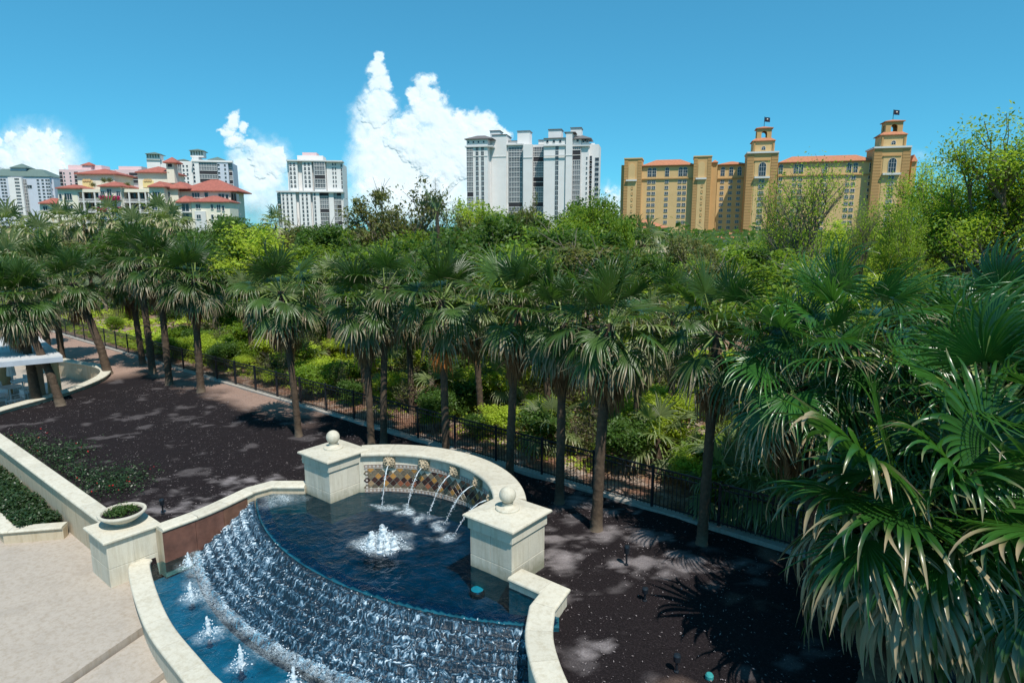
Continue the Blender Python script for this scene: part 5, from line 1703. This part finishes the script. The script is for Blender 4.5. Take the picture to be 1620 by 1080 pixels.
# --- tan hotel
B = Bld('grand_hotel', 'long tan hotel with orange roofs and two flag-topped belfry towers', 1060, 340, -15, 960, 160, 4.5)
Z2 = lambda x: (x / 4.05 + 260) * 4.5
Y2 = lambda y: y / 4.05 * 4.5
B.box('core_wall', 'tan', 252, 752, 470, 5, 24)
def quoin_tower(x0, x1, ytop, d, nich=True, ref=None):
    B.box('wall', 'tan', x0, x1, ytop + 10, d, d + 14, None)
    B.box('parapet', 'tan_lt', x0 - 4, x1 + 4, ytop, d - .5, d + 14.5, ytop + 8)
    a = B.p(x0, ytop, d)[0]; b_ = B.p(x1, ytop, d)[0]; zt = B.p((x0 + x1) / 2, ytop + 16, d)[1]
    w = (b_ - a) * .22
    mb = MB(); mb.box(-w / 2, w / 2, -.18, 0, -.62, .62); q = mb.mesh('quoin', M['tan_trim'])
    z = zt - .8; i = 0
    while z > 1:
        for xx in (a + w / 2, b_ - w / 2): B.unit(q, 'quoin', xx, z, d)
        z -= 1.42; i += 1
quoin_tower(126, 250, 404, 0); quoin_tower(622, 749, 388, 0)
B.box('side_wall', 'tan', 104, 124.5, 456, 2, 18)
for (x0, x1, yt) in ((150, 210, 425), (648, 708, 410)):
    a = B.p(x0, yt, 0)[0]; b_ = B.p(x1, yt, 0)[0]; z1 = B.p(x0, yt + 14, 0)[1]
    mb = MB(); r = (b_ - a) / 2; c = (a + b_) / 2; zc = z1 - r
    mb.prism([(c - r * .8, zc - 6.5), (c + r * .8, zc - 6.5)] + [(c + r * .8 * math.cos(t_), zc + r * .8 * math.sin(t_)) for t_ in np.linspace(0, math.pi, 9)], -.22, 0, 0); mb.build('niche', M['tan_lt'], B.e)
    mb = MB(); mb.box(a - .6, b_ + .6, -1.3, 0, zc - 7.4, zc - 6.6); mb.build('niche_balcony', M['frame_w'], B.e)
    B.box('panel', 'tan_lt', x0 - 2, x1 + 2, yt + 145, -.2, 0)
    wins(B, [(x0 + x1) / 2], yt + 195, 41, 7, -.2, .7, 1.1, fr='tan_trim', gl='tan_lt', mull=0, mh=0)
def wing(x0, x1, yt, yr, d, cols, acols, y_a, y_r, n, slope=0, pitch=41, roofname='roof'):
    B.box('wall', 'tan_lt', x0, x1, yt, d, d + 14)
    B.hip(roofname, 'roof_or', x0 - 2, x1 + 2, yr, yt, d - 1.2, d + 16, 7)
    B.box('cornice', 'tan_trim', x0, x1, y_r - 26, d - .7, d, y_r - 19)
    B.box('eaves_band', 'tan_trim', x0, x1, yt + 1, d - .5, d, yt + 8)
    wins(B, acols, y_a, 1, 1, d, 1.9, 4.6, arch=True, mull=1, mh=2, ref=(x0 + x1) / 2)
    wins(B, cols, y_r, pitch, n, d, 1.75, 1.45, mull=1, mh=1, ref=(x0 + x1) / 2)
wing(252, 620, 458, 420, 3, [302, 334, 427, 520, 554], [306, 338, 430, 526, 558], 505, 574, 8)
B.box('link_wall', 'tan', 750, 790, 436, 7, 20); B.hip('roof', 'roof_or', 748, 794, 426, 438, 6, 20)
wing(792, 1004, 452, 432, 12, [822, 881, 941], [826, 886, 945], 500, 572, 9)
# belfries
def belfry(X, Yf, lab):
    """X, Yf: maps of detail coordinates measured on the first belfry"""
    d = -2
    quoin_tower(X(1003), X(1225), Yf(362), d)
    B.box('cornice', 'frame_w', X(1000), X(1228), Yf(358), d - .9, d + 15, Yf(370))
    B.box('recess', 'tan_lt', X(1056), X(1164), Yf(425), d - .15, d)
    B.box('recess_lintel', 'tan_trim', X(1054), X(1166), Yf(418), d - .5, d, Yf(425))
    wins(B, [X(1108)], Yf(485), 1, 1, d - .2, 3.2, 6.6, arch=True, mull=2, mh=2)
    B.box('balcony', 'frame_w', X(1052), X(1162), Yf(536), d - 1.8, d - .2, Yf(549))
    mbp = MB()
    wins(B, [X(1101)], Yf(568), 42, 9, d - .2, 2.4, 1.5, mull=1)
    B.box('upper_tier', 'tan_lt', X(1042), X(1198), Yf(286), d + 2, d + 12, Yf(358))
    B.hip('tier_roof', 'roof_or', X(1034), X(1204), Yf(268), Yf(284), d + 1.2, d + 12.8, 2.2)
    wins(B, [X(1116)], Yf(335), 1, 1, d + 2, 1.7, 1.7, arch=True, mull=1, mh=1)
    for c in (1052, 1188): B.box('pilaster', 'tan_trim', X(c - 6), X(c + 6), Yf(298), d + 1.6, d + 2, Yf(356))
    # open lantern: four corner piers, arches, cap
    a = B.p(X(1072), Yf(200), d + 3)[0]; b_ = B.p(X(1176), Yf(200), d + 3)[0]; z0 = B.p(X(1120), Yf(270), d + 3)[1]; z1 = B.p(X(1120), Yf(196), d + 3)[1]
    w = b_ - a; y0 = d + 3; y1 = y0 + w; r = w * .19; c = (a + b_) / 2; zc = z0 + (z1 - z0) * .52
    arcp = [(c + r * math.cos(t_), zc + r * math.sin(t_)) for t_ in np.linspace(0, math.pi, 9)]
    for (ya, yb) in ((y0, y0 + 1.0), (y1 - 1.0, y1)):
        mb = MB()
        mb.prism([(a, z0), (c - r, z0), (c - r, zc)] + [(x, z) for x, z in arcp[::-1][:5]] + [(c, z1), (a, z1)], ya, yb)
        mb.prism([(b_, z0), (c + r, z0), (c + r, zc)] + [(x, z) for x, z in arcp[:5]] + [(c, z1), (b_, z1)], ya, yb)
        mb.build('lantern_arch', M['tan'], B.e)
    for xa, xb in ((a, a + 1.2), (b_ - 1.2, b_)):
        mb = MB(); mb.box(xa + .01, xb - .01, y0 + 1.0, y0 + 2.4, z0, z1); mb.box(xa + .01, xb - .01, y1 - 2.4, y1 - 1.0, z0, z1); mb.box(xa + .01, xb - .01, y0 + 2.4, y1 - 2.4, z0 + (z1 - z0) * .75, z1); mb.build('lantern_pier', M['tan'], B.e)
    mb = MB(); mb.hip(a - .7, b_ + .7, y0 - .7, y1 + .7, z1, z1 + 1.5, .35, 0); mb.build('lantern_roof', M['roof_or'], B.e)
    mb = MB(); mb.tube([(c, (y0 + y1) / 2, z1 + 1.2), (c, (y0 + y1) / 2, z1 + 6.2)], .13, 8); mb.build('flagpole', M['iron'], B.e)
    base = B.e.matrix_basis @ Vector((c, (y0 + y1) / 2, z1 + 4.9))
    fl = empty('flag', lab, 'flag', 'flags on the belfries', base, B.e.rotation_euler[2])
    mb = MB(); vs = []
    for i in range(9):
        for j in range(2): vs.append((.15 + i * .31, .28 * math.sin(i * .9) * i / 8, (j - .5) * 2.2 - .05 * i))
    mb.add(vs + [(x, y + .03, z) for x, y, z in vs], [(i * 2, i * 2 + 1, i * 2 + 3, i * 2 + 2) for i in range(8)] + [(18 + i * 2, 18 + i * 2 + 2, 18 + i * 2 + 3, 18 + i * 2 + 1) for i in range(8)])
    mb.build('cloth', plain('dark navy flag', (.012, .014, .04), .8, .1, 2), fl)
    mb = MB(); mb.blob((1.35, -.02, -.05), (.42, .30, .50), 0, 10, 6); mb.build('emblem', plain('pale emblem', (.6, .5, .42), .8, .2, 2), fl)
belfry(lambda x: x, lambda y: y, 'dark flag with pale emblem on the left belfry of the tan hotel')
wing(Z2(52), Z2(664), Y2(388) , Y2(352), 2, [Z2(v) for v in (60, 150, 188, 342, 492, 528, 634)], [Z2(v) for v in (62, 160, 192, 345, 500, 540, 643)], Y2(430), Y2(494), 9, 0, 45)
belfry(lambda x: Z2(665) + (x - 1003) * 235 / 222 * 4.5 / 4.05, lambda y: Y2(292) + (y - 362) * 1.07, 'dark flag with pale emblem on the right belfry of the tan hotel')
B.box('end_wall', 'tan', Z2(902), Z2(935), Y2(390), 2, 16); B.hip('roof', 'roof_or', Z2(900), Z2(940), Y2(352), Y2(388), 1, 18)
AB = Bld('hotel_annex', 'low pale annex with a wide terracotta hip roof before the tan hotel', 1040, 235, -15, 960, 160, 4.5)
AB.box('wall', 'cream', 110, 440, 906, 0, 16); AB.hip('roof', 'roof_or', 92, 448, 842, 906, -1.2, 17)
wins(AB, [345, 392], 965, 1, 1, 0, 2, 2, arch=True)
AB = Bld('hotel_annex', 'small low orange-roofed annex half hidden by trees, right of the hip roof', 1160, 225, -15, 960, 160, 4.5)
AB.box('wall', 'cream', 775, 985, 978, 0, 12); AB.hip('roof', 'roof_or', 765, 995, 932, 980, -1, 13)
AB = Bld('hotel_annex', 'orange-roofed low building behind the feathery trees at the right', 1540, 180, -15, 1220, 160, 4.05)
AB.box('wall', 'cream', 1080, 1700, 885, 0, 16); AB.hip('roof', 'roof_or', 1060, 1720, 775, 885, -1, 20, 9)
wins(AB, [1120, 1200, 1400], 915, 1, 1, 0, 2, 2)

# --- red-roofed villa block
B = Bld('villa_block', 'cream Mediterranean residence with red tile roofs and flowered balconies', 215, 190, 6, 50, 220, 7.2)
T = 1224
B.box('core_wall', 'cream', 300, T + 440, 600, 8, 24)
for (x0, x1, yw, yr, xr0, xr1) in ((515, 940, 402, 342, 480, 965), (T - 20, T + 335, 385, 318, T - 50, T + 345)):
    B.box('upper_block', 'cream', x0, x1, yw, 10, 22); B.hip('roof', 'roof_rd', xr0, xr1, yr, yw, 9, 23)
B.box('loggia_panel', 'yellow', 575, 690, 472, 9.8, 10, 555); B.box('loggia_panel', 'yellow', T + 40, T + 160, 472, 9.8, 10, 550)
for x in (600, 630, 660, T + 70, T + 100, T + 130):
    mb = MB(); a, z = B.p(x, 470, 9.8); mb.lathe([(.42, -.1), (.42, .1)], 14, 0, Matrix.Translation((a, 9.7, z)) @ Matrix.Rotation(math.pi / 2, 4, 'X')); mb.build('arch_ornament', M['tan_lt'], B.e)
B.box('stair_tower', 'cream', T + 305, T + 390, 272, 9, 12, 500); B.hip('roof', 'roof_rd', T + 264, T + 428, 208, 272, 8, 13)
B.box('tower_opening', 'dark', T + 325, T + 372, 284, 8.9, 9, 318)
B.box('wall', 'cream', 292, 512, 566, 1, 10); B.hip('roof', 'roof_rd', 265, 555, 522, 566, 0, 11)
B.box('wall', 'cream', 88, 290, 738, 2, 12); B.hip('roof', 'roof_rd', 72, 291, 676, 738, 1, 13)
def vw(cols, y, d, w, h, mull=1, mh=0): wins(B, cols, y, 1, 1, d, w, h, fr='frame_w', mull=mull, mh=mh)
vw([420], 658, 1, 2.0, 1.8, 2); vw([332], 655, 1, .7, 1.4, 0); vw([430], 782, 1, 2.0, 1.2, 2); vw([344], 780, 1, .7, 1.1, 0)
vw([160], 790, 2, 1.2, 1.2); vw([268], 795, 2, 1.4, 2.2, 1); vw([165], 892, 2, .9, 1.1)
# loggias: dark recess, slabs, columns, railings
def loggia(x0, x1, ytop, slabs, cols, d=1.5):
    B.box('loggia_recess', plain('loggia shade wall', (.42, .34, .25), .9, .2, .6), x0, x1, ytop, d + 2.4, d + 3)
    B.box('loggia_parapet', 'cream', x0, x1, ytop - 36, d - .4, d + 3, ytop)
    for y in slabs:
        B.box('floor_slab', 'frame_w', x0, x1, y - 6, d - .3, d + 2.4, y + 6)
        B.box('railing', 'frame_w', x0, x1, y - 36, d - .2, d - .1, y - 31)
        a = B.p(x0, y, d)[0]; b_ = B.p(x1, y, d)[0]; z = B.p((x0 + x1) / 2, y - 6, d)[1]; zt = B.p((x0 + x1) / 2, y - 33, d)[1]
        mb = MB()
        for xx in np.arange(a, b_, .28): mb.box(xx, xx + .10, d - .2, d - .1, z, zt)
        o = mb.build('balusters', M['frame_w'], B.e); tag(o, kind='stuff')
    for c in cols: B.box('column', 'frame_w', c - 8, c + 8, ytop, d - .35, d + .1)
    for i in range(len(cols) - 1):
        m_ = (cols[i] + cols[i + 1]) / 2
        for y in [ytop + 55] + [s_ + 58 for s_ in slabs]:
            wins(B, [m_], y, 1, 1, d + 2.3, 1.6, 2.2, fr='frame_br', mull=1, mh=0)
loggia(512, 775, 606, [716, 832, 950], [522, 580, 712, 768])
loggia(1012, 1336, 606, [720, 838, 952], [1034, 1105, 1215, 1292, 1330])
B.box('wall', 'cream', 778, 1008, 545, 0, 10); B.hip('roof', 'roof_rd', 745, 1020, 490, 543, -1, 11)
vw([888], 610, 0, 1.2, 1.9); vw([815, 990], 625, 0, 1.0, 1.5); vw([850, 935], 745, 0, 1.3, 1.8); vw([815, 880, 945], 870, 0, 1.2, 1.8)
for (x0, x1, y0, y1) in ((768, 1008, 648, 702), (755, 850, 782, 832), (950, 1020, 776, 812)):
    n = 1400; a, zt = B.p(x0, y0, -1); b_, zb = B.p(x1, y1, -1)
    P = np.stack([nrg.uniform(a, b_, n), nrg.normal(size=n) * .35 - 1.0, zt + (zb - zt) * nrg.random(n) * (.6 + .4 * nrg.random(n))], 1)
    V, F = leafcloud(P, .14, .3, .6); link('flowering_vine', npmesh('flowering_vine', V, F, M['flower'], False, {'lv': np.repeat(nrg.random(n), 4)}), B.e)
    B.box('flower_balcony', 'frame_w', x0, x1, (y0 + y1) / 2, -.9, 0, y1 - 8)
n = 500
for x in (700, 1090, 820, 890):
    a, z = B.p(x, 520 if x in (700, 1090) else 470, 6); P = np.stack([a + nrg.normal(size=n) * .4, 6 + nrg.normal(size=n) * .4, z + nrg.normal(size=n) * .35], 1)
    V, F = leafcloud(P, .12, .3, .6); link('potted_shrub', npmesh('potted_shrub', V, F, M['olive'], False, {'lv': np.repeat(nrg.random(n), 4)}), B.e)
B.box('wall', 'cream', T + 112, T + 280, 548, 0, 10); B.hip('roof', 'roof_rd', T + 92, T + 300, 490, 548, -1, 11)
B.box('wall', 'cream', T + 283, T + 440, 566, 3, 12); B.hip('roof', 'roof_rd', T + 280, T + 560, 492, 568, 2, 14)
B.box('wall', 'cream', T + 443, T + 1040, 596, 5, 18); B.hip('roof', 'roof_rd', T + 430, T + 1118, 462, 596, 4, 19)
B.box('wall', 'cream', T + 592, T + 1028, 720, -3, 4.8); B.hip('roof', 'roof_rd', T + 570, T + 1030, 646, 720, -4, 6)
B.box('wall', 'cream', T + 412, T + 588, 724, -1.5, 6); B.hip('roof', 'roof_rd', T + 398, T + 592, 650, 724, -2.6, 7)
B.box('bay_wall', 'frame_w', T + 630, T + 755, 822, -3.6, -3)
vw([T + 198], 640, 0, 2.1, 1.8, 2); vw([T + 195], 775, 0, 2.1, 1.6, 2); vw([T + 338], 632, 3, .7, 1.4, 0); vw([T + 345], 765, 3, .7, 1.1, 0)
vw([T + 648], 640, 5, 2.2, 1.4, 2); vw([T + 768], 638, 5, 1.0, 1.4, 0); vw([T + 940], 655, 5, 1.7, 1.5, 1); vw([T + 1004], 665, 5, .8, 1.7, 0)
vw([T + 675], 768, -3, 1.2, 1.2); vw([T + 833], 772, -3, .6, 1.3, 0); vw([T + 908], 780, -3, 1.0, 1.5); vw([T + 960], 790, -3, .6, 1.5, 0)
vw([T + 682], 885, -3.6, 1.1, 1.1); vw([T + 838], 888, -3, .6, 1.3, 0); vw([T + 914], 892, -3, 1.0, 1.4); vw([T + 965], 894, -3, .6, 1.2, 0)
vw([T + 530], 780, -1.5, 2.0, 2.2, 1); vw([T + 530], 892, -1.5, 2.0, 2.2, 1)
B.box('floor_slab', 'frame_w', T + 480, T + 600, 826, -3, -1.5, 838)
for y in (610, 745, 865):
    B.box('corner_balcony', 'frame_w', T + 1042, T + 1104, y + 100 if y < 700 else y + 98, 4, 9, y + 112)
    B.box('corner_glass', 'glass', T + 1044, T + 1100, y + 12, 6, 9, y + 98)
    for c in (1046, 1074, 1100): B.box('corner_post', 'frame_br', T + c - 3, T + c + 3, y, 4, 4.3, y + 100)

# --- blue-grey tower, pink block, far grey tower
B = Bld('apartment_tower', 'blue-grey tower with green roof and small cupola at the left edge', 40, 580, 10, 0, 180, 5.683)
B.box('wall', 'bluegrey', -160, 440, 562, 0, 30); B.box('wall', 'bluegrey', 441, 480, 588, 3, 28)
B.hip('roof', 'roof_gr', -180, 445, 500, 562, -1, 31, 12); B.box('cupola', 'bluegrey', 90, 228, 485, 8, 20, 520); B.hip('roof', 'roof_gr', 82, 238, 450, 487, 6, 22)
B.box('projecting_bay', 'white', 68, 190, 572, -3, 0)
wins(B, [-60, -30, 12, 40], 592, 30, 14, 0, 2.0, 1.4, mull=0, mh=0); wins(B, [150], 588, 30, 14, -3, 3.6, 1.3, mull=2, mh=0); wins(B, [340, 382, 418, 436], 598, 30, 12, 0, 1.9, 1.4, mull=0, mh=0); wins(B, [462], 620, 60, 6, 3, 1.2, 1.4, mull=0, mh=0)
wins(B, [215, 250, 275], 655, 1, 1, 0, 2.2, 2.6, mull=0, mh=0); wins(B, [225, 250, 275, 300, 325], 958, 1, 1, 0, 1.9, 2.2, mull=0, mh=0)
bays(B, 203, 238, 590, 30, 14, 0, 2, (), 'frame_w')
B = Bld('apartment_block', 'pale pink apartment block behind the villa, with red cupola', 140, 540, 6, 0, 180, 5.683)
B.box('wall', 'pink', 528, 1030, 503, 0, 25); B.box('penthouse', 'pink', 610, 910, 462, 6, 20, 503); B.box('cupola', 'pink', 738, 815, 462, 3, 10, 503); B.hip('roof', 'roof_rd', 722, 832, 436, 464, 2, 11)
B.box('wall', 'pink', 1032, 1240, 503, 2, 25); B.box('penthouse', 'pink', 1065, 1270, 473, 6, 20, 503)
wins(B, [575, 630], 535, 33, 5, 0, 1.2, 1.3, mull=0, mh=0); bays(B, 532, 558, 522, 33, 5, 0, 2, (0, 1, 2, 3, 4), 'frame_w'); bays(B, 1034, 1082, 530, 33, 3, 2, 3, (0, 1, 2), 'frame_w'); wins(B, [1144], 548, 33, 3, 2, 1.2, 1.3, mull=0, mh=0); bays(B, 1160, 1234, 530, 33, 3, 2, 4, (0, 1, 2), 'frame_w'); bays(B, 665, 700, 522, 33, 4, 0, 3, (0, 1, 2, 3), 'frame_w')
B = Bld('apartment_tower', 'far grey and white tower with green hipped lift houses, behind the villa', 320, 500, 14, 220, 220, 7.2)
B.box('wall', 'white', 235, 600, 250, 4, 26); B.box('wall', 'white', 600, 672, 205, 0, 26); B.box('wall', 'bluegrey', 672, 890, 262, 1, 26); B.box('wall', 'bluegrey', 891, 1010, 262, 0, 26); B.box('wall', 'bluegrey', 1011, 1060, 272, 3, 26); B.box('wall', 'white', 84, 236, 232, 3, 14)
for (a, b_, yr, yw, yb) in ((66, 246, 152, 172, 235), (565, 742, 115, 134, 205)):
    B.hip('roof', 'roof_gr', a, b_, yr, yw, 0, 14); B.box('lift_house', 'white', a + 14, b_ - 12, yw, 2, 12, yb)
    for c in np.linspace(a + 30, b_ - 28, 5): B.box('louvre', 'roof_gr', c - 5, c + 5, yw + 6, 1.8, 2, yb - 22)
B.box('parapet', 'white', 590, 1062, 240, -.6, 2.9, 262); B.hip('roof', 'roof_gr', 780, 980, 205, 240, 8, 22); B.hip('roof', 'roof_gr', 430, 560, 232, 246, 8, 22)
bays(B, 676, 884, 270, 46, 7, 1, 7, (2, 4, 5), 'frame_w'); bays(B, 1014, 1056, 285, 46, 7, 3, 3, (2, 4), 'frame_w'); bays(B, 440, 480, 290, 46, 6, 4, 2, (), 'frame_w')
wins(B, [903], 294, 46, 7, 0, 1.9, 1.2, mull=0, mh=0); wins(B, [977], 300, 46, 7, 0, 1.3, 1.4, mull=0, mh=0); wins(B, [620], 296, 46, 5, 0, 1.2, 2.2, arch=True, mull=0, mh=0); wins(B, [504, 546], 308, 46, 5, 4, 1.2, 1.4, mull=0, mh=0); wins(B, [404], 318, 46, 4, 4, 1.2, 1.4, mull=0, mh=0)

# ------------------------------------------------------------------ clouds: billowing relief several kilometres off, lit by the sun
def cloud(blobs, Y, seed, x0, x1, y0, y1, soft=.16, veil=None, st=.8, dens=1.0, fade=None):
    nx = int((x1 - x0) / st); ny = int((y1 - y0) / st)
    PX, PY = np.meshgrid(np.linspace(x0, x1, nx), np.linspace(y0, y1, ny))
    n1 = fbm(PX * .035 + seed, PY * .035, 5); n2 = fbm(PX * .09 + seed * 3, PY * .09 + 4, 5); n3 = fbm(PX * .22 + 7, PY * .22 + seed, 4)
    wx = PX + (n1 - .5) * 26 + (n2 - .5) * 13 + (n3 - .5) * 7 + (fbm(PX * .5, PY * .5 + seed, 3) - .5) * 3; wy = PY + (fbm(PX * .05 + 50, PY * .05 + seed, 5) - .5) * 24 + (fbm(PX * .13 + 5, PY * .13 + seed, 4) - .5) * 10
    D = np.zeros_like(PX); H = np.zeros_like(PX)
    for (cx, cy, r) in blobs:
        q = 1 - np.hypot((wx - cx), (wy - cy)) / (r * 1.15)
        D = np.maximum(D, q)
        H = np.maximum(H, np.sqrt(np.clip(1 - ((wx - cx) ** 2 + (wy - cy) ** 2) / (r * 1.2) ** 2, 0, 1)) * r)
    bil = 1 - np.abs(2 * n2 - 1) ; bil2 = 1 - np.abs(2 * n3 - 1)
    H = H * .42 + fbm(PX * .055 + seed, PY * .055, 2) * 7 + fbm(PX * .13 + seed, PY * .13, 2) * 2.2 + n1 * 2
    A = np.clip(D / soft, 0, 1)
    if veil:
        for (cx, cy, rx, ry, s_) in veil:
            q = np.clip(1.15 - np.hypot((wx - cx) / rx, (wy - cy) / ry), 0, 1)
            A = np.maximum(A, q * s_ * (.55 + .9 * n1))
    if fade: A = A * np.clip((fade[0] - PY) / fade[1], 0, 1) ** .8
    A = np.clip(A, 0, 1) * dens
    A = A * A * (3 - 2 * A)
    S_ = Y / FPX
    u = (PX - 810) / FPX; v = (540 - PY) / FPX
    dy = PC + v * PS; dz = -PS + v * PC
    t = (Y - H * S_ * .36 + (372 - PY) * S_ * .42) / dy
    V = np.stack([u * t, dy * t, EYE + dz * t], -1).reshape(-1, 3)
    idx = np.arange(nx * ny).reshape(ny, nx)
    F = np.stack([idx[:-1, :-1], idx[1:, :-1], idx[1:, 1:], idx[:-1, 1:]], -1).reshape(-1, 4)
    al = A.ravel(); F = F[(al[F] > .004).any(1)]
    us = np.unique(F); mp = np.full(len(V), -1); mp[us] = np.arange(len(us))
    me = npmesh('cloud', V[us], mp[F], M['cloud'], True, {'dens': al[us]})
    o = link('cloud', me); tag(o, kind='structure')
    return o
cloud([(604, 92, 13), (598, 112, 18), (604, 132, 18), (594, 132, 16), (588, 160, 20), (606, 160, 20), (592, 180, 20)], 5200, 1, 520, 680, 60, 345, .55, [(592, 200, 42, 70, 1.3), (600, 260, 52, 90, 1.1)], fade=(340, 150))
cloud([(672, 136, 18), (688, 150, 20), (662, 155, 16), (680, 178, 28), (655, 190, 22), (640, 200, 18), (700, 195, 32), (725, 182, 13), (735, 195, 20), (755, 190, 20), (775, 200, 18), (795, 210, 14), (760, 215, 28), (720, 225, 36), (680, 230, 34), (650, 225, 26), (630, 222, 18), (785, 225, 18), (740, 250, 34), (700, 258, 30)], 5000, 2, 540, 870, 100, 372, .5, [(690, 262, 120, 80, 1.5), (620, 270, 75, 75, 1.2), (700, 310, 140, 55, 1.0)], fade=(392, 80))
cloud([(590, 285, 11), (575, 296, 12), (602, 296, 12), (680, 280, 12), (700, 296, 14), (660, 300, 14)], 4700, 3, 500, 820, 250, 372, .8, [(640, 325, 130, 45, .9)], dens=.85)
cloud([(370, 192, 12), (386, 200, 9), (362, 206, 11), (375, 220, 14), (395, 226, 15), (410, 242, 18), (435, 244, 13), (440, 258, 14), (420, 262, 16)], 5100, 4, 310, 510, 165, 372, .55, [(410, 270, 55, 60, 1.3), (420, 320, 90, 55, .9)], fade=(380, 90))
cloud([(52, 212, 15), (70, 220, 16), (85, 218, 11), (40, 228, 16), (15, 218, 13), (-10, 225, 16), (60, 238, 22), (82, 240, 18), (30, 250, 20), (88, 262, 15), (65, 262, 20), (5, 250, 20)], 5000, 5, -80, 160, 180, 372, .55, [(50, 265, 95, 75, 1.3)], fade=(380, 110))
cloud([(965, 300, 13), (980, 310, 14)], 5300, 6, 880, 1080, 270, 372, .8, [(970, 335, 70, 50, .9)], dens=.8)
cloud([], 5300, 8, -100, 1100, 255, 374, .7, [(430, 345, 260, 60, .62), (820, 350, 330, 50, .55), (60, 350, 240, 60, .5)], dens=.8, st=1.2)
cloud([], 5300, 9, 1400, 1560, 215, 300, .7, [(1450, 250, 30, 12, .6), (1490, 258, 30, 10, .5)], dens=.6)
#END
